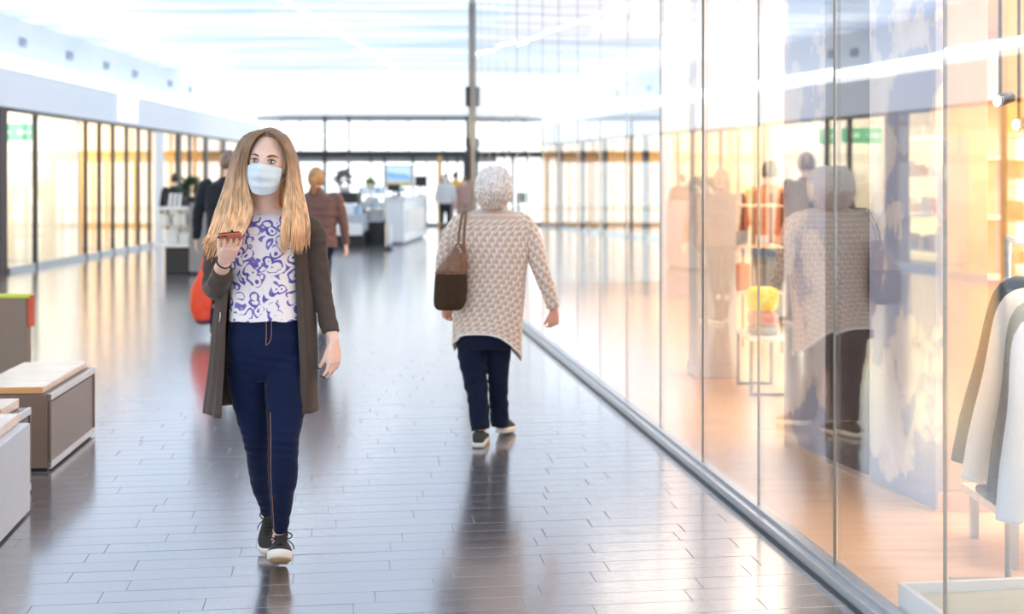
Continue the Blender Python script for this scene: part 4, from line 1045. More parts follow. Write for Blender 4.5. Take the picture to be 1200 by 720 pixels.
# white hair
M_whair = hair_mat('white_hair', (0.80, 0.68, 0.60), (0.95, 0.90, 0.86), 1.38, 1.48, 0.7, 0.86, 1.08)
random.seed(5); q = MB()
def cap2(d):
    p = head_point(d, 0.024)
    face = max(0, min(1, (-d[1]-0.25)*3.5))*max(0, min(1, (0.75-d[2])*5)); lowm = max(0, min(1, (-0.62-d[2])*4))
    k = 1+0.07*noise.noise(Vector(d)*5)+0.05*noise.noise(Vector(d)*11)
    return p*(1-0.30*face-0.22*lowm)*k
head_mesh(q, hc2, HM2, fn=cap2, seg=56, ringn=44)
for j in range(620):
    d = Vector((random.gauss(0, 1), random.gauss(0.45, 0.8), random.gauss(0.15, .8))).normalized()
    if d.z < -0.72 or (d.y < -0.3 and d.z < 0.5): continue
    p0 = cap2(d)*0.97; tn = Vector((-d.x*d.z, -d.y*d.z, 1-d.z*d.z)).normalized()*-1
    sw = d.cross(tn)*random.gauss(0, .6); v = (tn+sw).normalized(); ln_ = random.uniform(.022, .042)
    pts = [p0, p0+d*0.008+v*ln_*.35, p0+d*0.006+v*ln_*.75, p0-d*0.001+v*ln_]
    q.tube([hc2+HM2 @ p_ for p_ in pts], [.0035, .0045, .0035, .0008], 5, 2)
q.build('hair', M_whair, lady)
# brown shoulder bag : upper soft part, dark lower part, straps
M_leather = mat('brown_leather', (0.20, 0.10, 0.055), 0.5, var=0.25, nscale=30, bump=0.3, bscale=120)
M_leather2 = mat('dark_brown_suede', (0.045, 0.022, 0.009), 0.95, var=0.2, nscale=30, bump=0.3, bscale=150)
bagc = Q(529, 363, -0.17); bag = empty('shoulder_bag', bagc)
rows = [(286, 539, 5, .03), (296, 537, 9, .05), (308, 533, 15, .062), (320, 529, 18, .070), (342, 528, 19, .074), (358, 526.5, 17.5, .066), (363.5, 526, 13, .045)]
rows2 = [(Q(cx, y, -.17).x, Y1-.16, Q(cx, y, -.17).z, r1(hw, -.17), ry) for (y, cx, hw, ry) in rows]
rgs = torso_rings(smooth_rows(rows2, 5), 48, 0.8)
zc = Q(0, 319, -.17).z
for ring in rgs:
    for p in ring:
        if p.z > zc: p += noise.noise_vector(Vector((p.x*40, p.y*40, p.z*12)))*0.010
up = [r for r in rgs if r[0].z > zc-0.01]; lo = [r for r in rgs if r[0].z <= zc+0.006]
q = MB(); q.loft(up); bu = q.build('bag_body', M_leather, bag)
q = MB(); q.loft([[Vector((cc.x+(p.x-cc.x)*1.03, cc.y+(p.y-cc.y)*1.03, p.z)) for p in r] for r in lo for cc in [sum(r, Vector())/len(r)]]); q.build('lower_pouch', M_leather2, bag, label='dark brown suede pouch')
q = MB(); r0 = lo[0]; cc = sum(r0, Vector())/len(r0); q.tube([Vector((cc.x+(p.x-cc.x)*1.05, cc.y+(p.y-cc.y)*1.05, p.z)) for p in r0+[r0[0]]], [.005]*(len(r0)+1), 6, 1, cap=False); q.build('piping', M_leather, bag)
for (x0, x1_) in ((537, 541), (543, 545.5)):
    q = MB(); q.tube([Q(x0, 296, -.20), Q(x0+.8, 275, -.185), Q(x1_, 255, -.125), Q(x1_+.8, 247.5, -.06), Q(x1_+.5, 246.5, .02), Q(x1_-3, 262, .13), Q(x0-5, 292, .02)], [(.008, .0028)]*7, 8, 6, side=(1, 0, 0)); q.build('strap', M_leather, bag)
for k_ in range(3): MB().ball(Q(537+k_*1.6, 289+k_*3, -.225), .006, 10, 8).build('ring', M_steel, bag)
tag(bag, 'brown leather shoulder bag with a dark pouch hanging from the old woman', 'bag')

# ------------------------------------------------------------------ people farther away (built in metres, back towards -y)
def figure(loc, h=1.70, away=True, top=None, bottom=None, hairm=None, shoem=None, skin=None, hairstyle='short', step=0.12, label='', arms=((-.04, 0), (.04, 0)), puffer=False, coat_len=0.0, hand_sp=True, group=None, mask=False, voxel=0.011, wide=1.0, vest=None, rz=0.0):
    k = h/1.70
    r = empty('person', loc); L0 = Vector(loc); sg = 1 if away else -1
    T = lambda x, y, z: L0+Vector((x*sg*k, y*sg*k, z*k))
    hM = headM(away=away); hcen = T(0, 0.02, 1.585)
    q = MB(); head_mesh(q, hcen, hM, seg=32, ringn=28, s=k)
    for s_ in (-1, 1): q.ball(hcen+Vector((0.074*s_*k, 0, -.006)), (.009*k, .018*k, .030*k), 10, 6)
    q.tube([T(0, 0, 1.53), T(0, -.005, 1.46), T(0, -.005, 1.40)], [.052*k, .055*k, .08*k], 16, 3)
    w_ = wide
    rows = [(1.43, .07, .06), (1.40, .15, .085), (1.30, .185, .11), (1.10, .155, .105), (1.0, .15, .10), (.88, .175, .115), (.80, .165, .11)]
    q.loft(torso_rings(smooth_rows([(L0.x, L0.y, L0.z+z*k, a_*k*w_, b_*k) for z, a_, b_ in rows], 3), 28))
    sl = MB()
    for s_, (ax, ay) in zip((-1, 1), arms):
        sh = T(.185*s_*w_, 0, 1.385); el = T((.235*w_+abs(ax)*.6)*s_, .02+ay*.4, 1.11); wr_ = T((.235*w_+abs(ax))*s_, .06+ay, .87+abs(ay)*.5)
        q.tube([sh, (sh+el)/2, el, (el+wr_)/2, wr_], [.048*k, .043*k, .038*k, .033*k, .025*k], 12, 3)
        hand(q, wr_, (wr_-el).normalized(), (-s_*sg, 0.3*sg, 0), (0, sg, 0), curl=.4, s=.95*k, fr_=.009)
        sl.tube([T(.15*s_*w_, 0, 1.39), T(.198*s_*w_, 0, 1.37), (sh+el)/2+Vector((.01*s_, 0, 0)), el, (el+wr_)/2, wr_-(wr_-el)*.06], [.06*k, .066*k, .060*k, .054*k, .046*k, .038*k], 16, 4)
    fe = []
    pq = MB()
    pq.loft(torso_rings(smooth_rows([(L0.x, L0.y, L0.z+z*k, a_*k*w_, b_*k) for z, a_, b_ in [(.98, .155, .105), (.88, .18, .12), (.78, .17, .115)]], 3), 28))
    for s_ in (-1, 1):
        st = step*s_; hp = T(.085*s_, 0, .86); kn = T(.09*s_, st*.45+.03, .48); an = T(.085*s_, st, .09)
        q.tube([hp, (hp+kn)/2, kn, (kn+an)/2+Vector((0, -.01, 0)), an], [.08*k, .07*k, .052*k, .05*k, .035*k], 14, 3)
        q.tube([an, T(.09*s_, st+.08, .05), T(.095*s_, st+.16, .03)], [.035*k, .032*k, .02*k], 10, 3)
        pq.tube([hp, (hp+kn)/2, kn, (kn+an)/2, an+Vector((0, 0, -.03*k))], [.092*k, .085*k, .068*k, .06*k, .052*k], 18, 4)
        fe.append((T(.09*s_, st-.06, .004), T(.10*s_, st+.205, .004)))
    q.merged('body', skin or M_skin, r, voxel=voxel*.8, smooth=1)
    pq.merged('trousers', bottom, r, voxel=voxel, smooth=2, post=wrinkle(.006, 10))
    for (h_, t_) in fe: shoe(r, h_, t_, (0, 0, 1), 1.1, shoem or M_upper, M_sole, M_lace, simple=True)
    z0_ = .86-coat_len
    jr_ = [(1.465, .062, .062), (1.43, .10, .075), (1.405, .155, .095), (1.36, .20, .12), (1.25, .205, .135), (1.10, .190, .135), (.97, .19, .135), (z0_, .20, .14)]
    jq = MB(); rg_ = torso_rings(smooth_rows([(L0.x, L0.y, L0.z+z*k, a_*k*w_, b_*k) for z, a_, b_ in jr_], 8), 40)
    if puffer:
        for ring in rg_:
            c_ = sum(ring, Vector())/len(ring); f_ = 1+.05*abs(math.sin((ring[0].z-L0.z)*PI/.085))
            for p in ring: p.x = c_.x+(p.x-c_.x)*f_; p.y = c_.y+(p.y-c_.y)*f_
    jq.loft(rg_)
    for v_, f2, u2 in zip([sl], [0], [0]): jq.add(v_.v, v_.f)
    if hairstyle != 'none' and puffer: jq.tube([T(0, -.005, 1.45), T(0, -.005, 1.50)], [.075*k, .07*k], 20, 2)
    pf_ = wrinkle(.007, 14)
    def pp_(co):
        co = pf_(co)
        if puffer:
            for i in range(len(co)):
                z = co[i][2]-L0.z; ax_ = co[i][0]-L0.x
                if abs(ax_) > .19*k: co[i][0] += math.copysign(.008*(abs(math.sin(z*PI/.075))-.5), ax_)
        return co
    jq.merged('jacket' if top.name.find('shirt') < 0 else 'shirt', top, r, voxel=voxel, smooth=1, post=pp_)
    # hair
    hq = MB()
    def cf(d):
        p = head_point(d, .014 if hairstyle == 'short' else .018)
        face = max(0, min(1, (-d[1]-.25)*3.5))*max(0, min(1, (.72-d[2])*5)); lowm = max(0, min(1, ((-.35 if hairstyle == 'short' else -.55)-d[2])*4))
        return p*(1-.22*face-.24*lowm)*(1+.04*noise.noise(Vector(d)*7))*k
    head_mesh(hq, hcen, hM, fn=cf, seg=36, ringn=28)
    if hairstyle == 'ponytail':
        b_ = hcen+hM @ Vector((0, .10, .0))
        hq.tube([b_, b_+hM @ Vector((0, .035, -.01)), b_+hM @ Vector((.004, .045, -.06)), b_+hM @ Vector((.006, .02, -.13)), b_+hM @ Vector((.01, .012, -.17))], [.02, .03, .032, .024, .006], 14, 4)
    if hairstyle == 'long':
        for j in range(14):
            a = -1.2+2.4*j/13
            hq.tube([hcen+hM @ Vector((.06*math.sin(a), .07*math.cos(a), .02)), hcen+hM @ Vector((.085*math.sin(a), .09*math.cos(a), -.08)), hcen+hM @ Vector((.08*math.sin(a), .09*math.cos(a), -.17))], [.02, .022, .008], 8, 3)
    hq.build('hair', hairm, r)
    if not away:
        for s_ in (-1, 1):
            MB().ball(hcen+hM @ Vector((.032*s_*k, -.087*k, 0)), (.013, .007, .006), 10, 6).build('eye', M_lash, r)
        if mask: facemask(r, hcen, hM, M_mask, s=k)
    r['label'] = label; r['category'] = 'person'
    if group: r['group'] = group
    return r
M_bhair = hair_mat('grey_brown_hair', (0.16, 0.10, 0.075), (0.24, 0.17, 0.13), 1.5, 1.7)
M_ghair = hair_mat('golden_brown_hair', (0.42, 0.23, 0.08), (0.55, 0.32, 0.13), 1.4, 1.7)
M_puff = fabric('mauve_brown_padding', (0.17, 0.095, 0.085), 0.1, 60, rough=0.4, sheen=0.0)
p = FL(268, 392)
figure((p.x, p.y, 0), 1.78, True, M_navy, M_trouser, M_bhair, label='man in a dark navy jacket walking away behind the blond woman', arms=((-.06, 0), (.03, 0)), step=.16, wide=1.08)
man = p
p = FL(370, 384)
figure((p.x, p.y, 0), 1.62, True, M_puff, M_jeans, M_ghair, hairstyle='ponytail', puffer=True, label='woman with a golden ponytail and mauve brown padded jacket walking away', arms=((-.03, 0), (.05, 0)), step=-.14, wide=1.12)
# red bag held by the man
rb = W(240, 345, 12.35); bagr = empty('tote_bag', (rb.x, 12.35, rb.z-.27))
M_red = mat('red_orange_fabric', (0.85, 0.075, 0.025), 0.5, var=.1, bump=.2)
M_redd = mat('dark_red_grey_base', (0.12, 0.05, 0.05), 0.6)
rows = [(318, 240, 5, .05), (326, 240, 10, .07), (340, 239, 14, .085), (358, 239, 15.5, .09), (372, 240, 13.5, .085), (379, 241, 8, .06)]
rg = torso_rings(smooth_rows([(W(cx, y, 12.35).x, 12.35, W(cx, y, 12.35).z, hw*12.35/F, ry) for y, cx, hw, ry in rows], 4), 36)
for ring in rg:
    for p_ in ring: p_ += noise.noise_vector(p_*14)*.014
q = MB(); q.loft(rg); q.build('bag_body', M_red, bagr)
q = MB(); q.loft([[Vector((p_.x, p_.y-.004, p_.z-.006)) for p_ in r_] for r_ in rg[-4:]]); q.build('base', M_redd, bagr)
for dx in (-3, 3): MB().tube([W(240+dx, 322, 12.33), W(240+dx*.8, 308, 12.36), W(241, 297, 12.38)], [(.018, .006), (.014, .006), (.010, .006)], 8, 4, side=(1, 0, 0)).build('handle', M_red, bagr)
tag(bagr, 'red orange soft tote bag hanging beside the man in navy', 'bag')

M_whitecoat = fabric('pale_grey_coat', (0.62, 0.64, 0.66), .05, 60)
M_yellow = fabric('mustard_cloth', (0.72, 0.42, 0.03), .08, 60)
M_pinkish = fabric('dusty_pink_cloth', (0.42, 0.28, 0.26), .08, 60)
M_orangeshirt = fabric('orange_brown_shirt_cloth', (0.55, 0.20, 0.08), .08, 60)
M_darkhair = hair_mat('dark_hair', (0.03, 0.02, 0.016), (0.05, 0.035, 0.03), 1.4, 1.7)
for (px, py, h, aw, tp, bt, hm, hs, lab, mk) in [
    (522, 274, 1.66, False, M_whitecoat, M_navy, M_darkhair, 'long', 'person in a pale coat and face mask coming in near the far entrance', True),
    (533.5, 268, 1.74, True, M_yellow, M_pinkish, M_darkhair, 'short', 'person in a mustard top right of the pale coated person at the entrance', False),
    (545, 271, 1.62, True, M_pinkish, M_pinkish, M_bhair, 'short', 'person in dusty pink beside the dark entrance post', False),
    (205, 304, 1.62, True, M_navy, M_trouser, M_darkhair, 'short', 'dark haired person behind the white showcase on the left', False)]:
    p = FL(px, py); figure((p.x, p.y, 0), h, aw, tp, bt, hm, hairstyle=hs, label=lab, mask=mk, voxel=.018)
figure((2.62, 13.0, 0.012), 1.68, True, M_orangeshirt, M_navy, M_darkhair, hairstyle='short', label='shop assistant in an orange brown shirt behind the black shelf inside the glass shop', voxel=.014)

# ================================================================== BENCHES on the left
M_taupe = mat('taupe_panel', (0.22, 0.155, 0.115), 0.28, var=0.04)
M_rim = mat('pale_rim', (0.66, 0.67, 0.70), 0.35, var=0.03)
M_whiteb = mat('pale_blue_white_panel', (0.60, 0.66, 0.72), 0.4, var=0.02)
def bench(far, slope, length, width, H, side, end, inset, thick, label, recessed=True):
    dv_ = Vector((slope, 1, 0)).normalized(); rt = Vector((dv_.y, -dv_.x, 0)); an = math.atan2(-slope, 1)
    c0 = far-dv_*length/2-rt*width/2; r = empty('bench', (c0.x, c0.y, 0))
    def bx(name, m_, ca, cb, cz, da, db, dz, bev=0.003, par=None):
        return MB().box(c0+rt*ca+dv_*cb+Vector((0, 0, cz)), (da, db, dz), an).build(name, m_, par or r, smooth=False, bevel=bev)
    bx('plinth', M_black, -0.006, 0, 0.008, width-0.03, length-0.03, 0.016, 0)
    bx('body', end, -0.008 if recessed else 0, 0, 0.016+(H-0.016)/2, width-(0.016 if recessed else 0), length, H-0.016)
    if recessed:
        for cb in (-length/2+0.006, length/2-0.006): bx('corner_strip', end, width/2-0.004, cb, 0.016+(H-0.016)/2, 0.012, 0.012, H-0.018, 0.001)
        bx('top_rim', M_rim, width/2-0.004, 0, H-0.015, 0.014, length, 0.034, 0.002)
        bx('bottom_rim', M_rim, width/2-0.004, 0, 0.030, 0.014, length, 0.032, 0.002)
        bx('side_panel', side, width/2-0.010, 0, H/2, 0.008, length-0.03, H-0.09, 0)
    else:
        bx('side_panel', side, width/2+0.002, 0, 0.012+(H-0.012)/2, 0.006, length-0.006, H-0.014, 0.001)
    t_ = bx('seat', M_birch, -inset/2, 0.0, H+0.002+thick/2, width-inset*1.2, length-0.03, thick, 0.004)
    bx('front_edge', M_oak, -inset/2, -length/2+0.010, H+0.002+thick/2, width-inset*1.2-0.006, 0.010, thick-0.004, 0.001)
    tag(r, label, 'bench', 'mall benches on the left'); return r
bench(FL(34, 601), -0.139, 1.15, 0.42, 0.405, M_whiteb, M_rim, 0.036, 0.045, 'nearest bench on the left, with a plain pale blue white side', False)
bench(FL(36, 577.5), -0.089, 0.30, 0.42, 0.408, M_taupe, M_taupe, 0.045, 0.045, 'small taupe bench squeezed behind the pale sided bench')
bench(FL(111, 510), -0.086, 0.945, 0.405, 0.397, M_taupe, M_taupe, 0.037, 0.036, 'taupe bench with shiny birch seat, the farthest whole bench on the left')
Yd = 9.7; x0_, x1_ = (-70-600)*Yd/F, (31-600)*Yd/F; zt = CAMZ-(349.5-HOR)*Yd/F
r = empty('display_box', ((x0_+x1_)/2, Yd+.2, 0))
MB().span((x0_, Yd, 0), (x1_, Yd+.10, zt)).build('body', M_taupe, r, smooth=False, bevel=.004)
MB().span((x0_, Yd-.005, zt), (x1_+.02, Yd+.10, zt+.024)).build('lid', mat('lime_lid', (0.62, 0.70, 0.05), .5), r, smooth=False, bevel=.002)
MB().span((x1_, Yd+.01, zt-.22), (x1_+.030, Yd+.09, zt+.018)).build('side_flap', mat('red_flap', (0.62, 0.10, 0.05), .5), r, smooth=False, bevel=.004)
tag(r, 'taupe box with lime lid and red flap behind the farthest bench on the left', 'box')

# ================================================================== KIOSKS
M_wgloss = mat('white_gloss', (0.82, 0.85, 0.87), 0.2, var=0.02)
M_case = glass('case_glass', 0.06)
M_pack = [mat('pack_white', (0.88, 0.9, 0.92), .4), mat('pack_grey', (0.45, 0.5, 0.55), .4), mat('pack_blue', (0.35, 0.55, 0.72), .4)]
def packs(r, a, b, n, smin=.08, smax=.2, seed=1):
    rnd = random.Random(seed)
    for i in range(n):
        dx, dy, dz = (rnd.uniform(smin, smax) for _ in range(3))
        c_ = (rnd.uniform(a[0]+dx/2, b[0]-dx/2), rnd.uniform(a[1]+dy/2, b[1]-dy/2), a[2]+dz/2)
        MB().box(c_, (dx, dy, dz), rnd.uniform(-.3, .3)).build('package', M_pack[rnd.randrange(3) if i % 3 == 0 else 0], r, smooth=False, bevel=.008)
# left showcase kiosk
Yk = 20.3; X = lambda px, Y: (px-600)*Y/F; Z = lambda py, Y: CAMZ-(py-HOR)*Y/F
r = empty('showcase', (X(205, Yk), Yk+.4, 0))
MB().span((X(192, Yk), Yk+.06, 0), (X(222, Yk), Yk+.9, Z(290, Yk))).build('base', M_black, r, smooth=False, bevel=.01)
MB().span((X(181, Yk), Yk, Z(290, Yk)), (X(222, Yk), Yk+.95, Z(286, Yk))).build('deck', M_wgloss, r, smooth=False, bevel=.005)
MB().span((X(181, Yk), Yk+.90, Z(286, Yk)), (X(222, Yk), Yk+.95, Z(246, Yk))).build('back_panel', M_wgloss, r, smooth=False)
for zz in (Z(266, Yk),): MB().span((X(182, Yk), Yk+.05, zz), (X(221, Yk), Yk+.9, zz+.015)).build('shelf', M_case, r, smooth=False)
MB().span((X(181, Yk), Yk, Z(286, Yk)), (X(222, Yk), Yk+.01, Z(246, Yk))).build('front_glass', M_case, r, smooth=False)
MB().span((X(181, Yk), Yk, Z(246, Yk)), (X(222, Yk), Yk+.95, Z(243, Yk))).build('lid', M_wgloss, r, smooth=False, bevel=.005)
packs(r, (X(183, Yk), Yk+.1, Z(286, Yk)), (X(220, Yk), Yk+.8, 0), 9, .1, .24, 3); packs(r, (X(183, Yk), Yk+.1, Z(266, Yk)+.015), (X(220, Yk), Yk+.8, 0), 8, .1, .2, 4)
tag(r, 'white glass showcase on a black base, left of the man in navy', 'showcase')
r = empty('partition', (X(230, Yk), Yk+.4, 0))
MB().span((X(222.5, Yk), Yk-.05, .04), (X(245, Yk), Yk+.9, Z(238, Yk))).build('panel', M_grey, r, smooth=False, bevel=.01)
MB().span((X(222.5, Yk)+.03, Yk, 0), (X(245, Yk)-.03, Yk+.85, .04)).build('foot', M_black, r, smooth=False)
tag(r, 'waist high grey partition right beside the left white showcase', 'partition')
# planter on the showcase
pz = Z(243, Yk); pc_ = Vector((X(214, Yk), Yk+.5, pz)); r = empty('potted_plant', pc_)
MB().tube([pc_, pc_+Vector((0, 0, .10)), pc_+Vector((0, 0, .16))], [.07, .09, .095], 20, 2).build('pot', M_black, r)
rnd = random.Random(9)
def leafy(r, c_, rad, n, m_, seed, sc=.07):
    rnd = random.Random(seed); q = MB()
    for i in range(n):
        d = Vector((rnd.gauss(0, 1), rnd.gauss(0, 1), rnd.gauss(.3, .8))).normalized(); p = c_+d*rad*rnd.uniform(.5, 1)
        t_ = d.orthogonal().normalized(); s_ = sc*rnd.uniform(.6, 1.2)
        q.add([c_+d*rad*.3, p+t_*s_*.4, p+d*s_, p-t_*s_*.4], [(0, 1, 2, 3)])
    o = q.build('foliage', m_, r, smooth=False); o['kind'] = 'stuff'
M_leaf = mat('dark_leaf', (0.05, 0.09, 0.04), .5, var=.3)
leafy(r, pc_+Vector((0, 0, .30)), .20, 130, M_leaf, 4)
tag(r, 'dark potted plant standing on the left white showcase', 'plant')
for i in range(3):
    c_ = Vector((X(195+i*5.5, Yk), Yk+.25, pz+.11)); r = empty('brochure_holder', (c_.x, c_.y, pz))
    MB().box(c_, (.03, .10, .22), M=Matrix.Rotation(.12, 3, 'Y')).build('brochure', M_white, r, smooth=False, bevel=.003)
    MB().box(c_+Vector((0, 0, -.10)), (.05, .12, .02)).build('stand', M_case, r, smooth=False)
    tag(r, ['leftmost', 'middle', 'rightmost'][i]+' of the three white brochures on top of the left white showcase', 'brochure', 'white brochures on the left showcase')
# central white counter
Yc = 29.6; r = empty('counter', (X(474, Yc)-.5, Yc+2, 0)); c1, c2 = Vector((X(452, Yc), Yc, 0)), Vector((X(474, Yc), Yc, 0)); c3 = Vector((X(499, 33.6), 33.6, 0)); c4 = c3+Vector((-.75, .0, 0))
def prism(name, pts, z0, z1, m_, par, bev=.01):
    n_ = len(pts); q = MB(); q.add([(p_.x, p_.y, z0) for p_ in pts]+[(p_.x, p_.y, z1) for p_ in pts], [tuple(range(n_))[::-1], tuple(range(n_, 2*n_))]+[(i, (i+1) % n_, n_+(i+1) % n_, n_+i) for i in range(n_)])
    return q.build(name, m_, par, smooth=False, bevel=bev)
prism('body', [c1, c2, c3, c4], .06, 1.04, M_wgloss, r)
prism('plinth', [c1+Vector((.05, .05, 0)), c2+Vector((-.05, .05, 0)), c3+Vector((-.06, -.05, 0)), c4+Vector((.05, -.05, 0))], 0, .06, M_grey, r, 0)
prism('countertop', [c1+Vector((-.04, -.04, 0)), c2+Vector((.05, -.04, 0)), c3+Vector((.05, .04, 0)), c4+Vector((0, .04, 0))], 1.04, 1.09, M_white, r)
prism('side_panel', [c2+(c3-c2)*.1+Vector((.015, 0, 0)), c2+(c3-c2)*.9+Vector((.015, 0, 0)), c2+(c3-c2)*.9, c2+(c3-c2)*.1], .25, .80, M_cream, r)
tag(r, 'long white sales counter in the middle of the hall', 'counter')
for i, (px, hh, mm) in enumerate([(461, .30, M_black), (468, .22, M_pack[1]), (493, .50, M_black)]):
    Y = 30.3+i*1.3; c_ = Vector((X(px, Y), Y, 1.09)); r = empty('cash_terminal', c_)
    MB().box(c_+Vector((0, 0, .015)), (.22, .18, .03)).build('base', M_dark, r, smooth=False, bevel=.005)
    MB().cyl(c_+Vector((0, 0, .02)), c_+Vector((0, .02, hh*.6)), .02).build('stem', M_dark, r)
    MB().box(c_+Vector((0, 0, hh*.75)), (.30, .03, hh*.55)).build('screen', mm, r, smooth=False, bevel=.006)
    tag(r, ['black terminal at the left end of the white sales counter', 'grey terminal in the middle of the white sales counter', 'black terminal at the right end of the white sales counter'][i], 'terminal')
# black based glass kiosk left of the counter
Yb = 30.0; r = empty('kiosk', (X(425, Yb), Yb+.6, 0))
MB().span((X(402, Yb), Yb, 0), (X(449, Yb), Yb+1.4, Z(260, Yb))).build('base', M_black, r, smooth=False, bevel=.01)
MB().span((X(400, Yb), Yb-.08, Z(260, Yb)), (X(449.5, Yb), Yb+1.4, Z(258, Yb))).build('deck', M_wgloss, r, smooth=False, bevel=.01)
MB().span((X(414, Yb), Yb, Z(258, Yb)), (X(449.5, Yb), Yb+1.3, Z(228, Yb))).build('glass_case', M_case, r, smooth=False)
MB().span((X(414, Yb), Yb, Z(228, Yb)), (X(449.5, Yb), Yb+1.3, Z(226.5, Yb))).build('lid', M_wgloss, r, smooth=False)
MB().span((X(415, Yb), Yb+.1, Z(244, Yb)), (X(451, Yb), Yb+1.2, Z(243.3, Yb))).build('shelf', M_wgloss, r, smooth=False)
packs(r, (X(416, Yb), Yb+.05, Z(258, Yb)), (X(451, Yb), Yb+.9, 0), 12, .12, .28, 6); packs(r, (X(416, Yb), Yb+.05, Z(243, Yb)), (X(451, Yb), Yb+.9, 0), 10, .1, .26, 8)
packs(r, (X(416, Yb), Yb+.1, Z(226.5, Yb)), (X(450, Yb), Yb+.8, 0), 6, .1, .16, 12)
tag(r, 'kiosk with a glass case of white packages, left of the white counter', 'kiosk')
Yb2 = 28.5; r = empty('kiosk', (X(405, Yb2), Yb2+.5, 0))
MB().span((X(380, Yb2), Yb2+.3, 0), (X(424, Yb2), Yb2+1.2, Z(272, Yb2))).build('base', M_black, r, smooth=False)
MB().span((X(380, Yb2), Yb2, Z(276, Yb2)), (X(424, Yb2), Yb2+1.3, Z(262, Yb2))).build('drawer_front', M_wgloss, r, smooth=False, bevel=.01)
MB().span((X(380, Yb2), Yb2+.1, Z(262, Yb2)), (X(424, Yb2), Yb2+1.3, Z(252, Yb2))).build('shelf_box', M_pack[1], r, smooth=False, bevel=.01)
packs(r, (X(383, Yb2), Yb2+.1, Z(252, Yb2)), (X(422, Yb2), Yb2+.9, 0), 12, .12, .26, 14)
MB().span((X(381, Yb2), Yb2+.9, Z(252, Yb2)), (X(383, Yb2), Yb2+1.0, Z(239, Yb2))).build('upright', M_steel, r, smooth=False)
MB().span((X(413, Yb2), Yb2+.9, Z(252, Yb2)), (X(415, Yb2), Yb2+1.0, Z(239, Yb2))).build('upright', M_steel, r, smooth=False)
MB().span((X(380, Yb2), Yb2+.4, Z(239, Yb2)), (X(416, Yb2), Yb2+1.3, Z(226, Yb2))).build('canopy', M_black, r, smooth=False, bevel=.03)
tag(r, 'kiosk with a black canopy and white packages right of the ponytailed woman', 'kiosk')
pc_ = Vector((X(397, Yb2), Yb2+.8, Z(226, Yb2))); r = empty('potted_plant', pc_)
MB().tube([pc_, pc_+Vector((0, 0, .08)), pc_+Vector((0, 0, .14))], [.08, .12, .13], 20, 2).build('pot', M_wgloss, r); leafy(r, pc_+Vector((0, 0, .32)), .23, 150, mat('grey_leaf', (.22, .20, .17), .6, var=.4), 6)
tag(r, 'grey green round plant on the black kiosk canopy', 'plant')
pc_ = Vector((X(429, Yb), Yb+.9, Z(226, Yb))); r = empty('potted_plant', pc_)
MB().tube([pc_, pc_+Vector((0, 0, .10))], [.07, .09], 20, 2).build('pot', M_wgloss, r); leafy(r, pc_+Vector((0, 0, .2)), .15, 90, mat('lime_leaf', (.28, .36, .08), .6, var=.3), 8)
tag(r, 'small lime green plant on top of the glass kiosk', 'plant')
# television on a stand behind the counter
Yt = 34.5; r = empty('television', (X(467, Yt), Yt, 0)); cx = X(467, Yt)
MB().box((cx, Yt, .02), (.9, .5, .04)).build('base', M_dark, r, smooth=False, bevel=.01)
MB().box((cx, Yt+.04, .7), (.10, .06, 1.36)).build('stand', M_dark, r, smooth=False)
MB().span((X(452.5, Yt), Yt-.04, Z(218.5, Yt)), (X(482, Yt), Yt+.04, Z(193.5, Yt))).build('bezel', mat('tv_bezel', (.25, .32, .36), .4), r, smooth=False, bevel=.01)
m, N, L, b = nodes('television_picture')
tc = N.new('ShaderNodeTexCoord'); sp = N.new('ShaderNodeSeparateXYZ'); L.new(tc.outputs['UV'], sp.inputs[0])
nz = N.new('ShaderNodeTexNoise'); nz.inputs['Scale'].default_value = 1.6; L.new(tc.outputs['Object'], nz.inputs['Vector'])
ad = N.new('ShaderNodeMath'); ad.operation = 'MULTIPLY_ADD'; ad.inputs[1].default_value = .8; L.new(nz.outputs[0], ad.inputs[0])
z2 = N.new('ShaderNodeMath'); z2.operation = 'MULTIPLY_ADD'; z2.inputs[1].default_value = .9; z2.inputs[2].default_value = -.9; L.new(sp.outputs[1], z2.inputs[0]); 
sz = N.new('ShaderNodeSeparateXYZ'); L.new(tc.outputs['Generated'], sz.inputs[0]); L.new(sz.outputs[2], ad.inputs[2])
r_ = ramp(N, [(0.45, (.25, .28, .08)), (0.62, (.55, .45, .2)), (0.72, (.35, .55, .85)), (0.95, (.10, .32, .75)), (1.0, (.5, .7, .9))]); L.new(ad.outputs[0], r_.inputs[0])
L.new(r_.outputs[0], b.inputs['Emission Color']); b.inputs['Emission Strength'].default_value = 1.0; b.inputs['Base Color'].default_value = (.02, .02, .02, 1)
MB().span((X(453.5, Yt), Yt-.052, Z(217.5, Yt)), (X(481, Yt), Yt-.042, Z(195, Yt))).build('screen', m, r, smooth=False)
tag(r, 'large television showing a blue sky landscape behind the white counter', 'television')
# grey bollard
p = FL(455, 293); r = empty('bollard', p)
MB().tube([p+Vector((0, 0, .02)), p+Vector((0, 0, .5)), p+Vector((0, 0, .58))], [.07, .07, .05], 18, 3).build('post', M_steel, r); MB().cyl(p, p+Vector((0, 0, .02)), .11, 20).build('foot', M_dark, r)
tag(r, 'short grey bollard in front of the white sales counter', 'bollard')

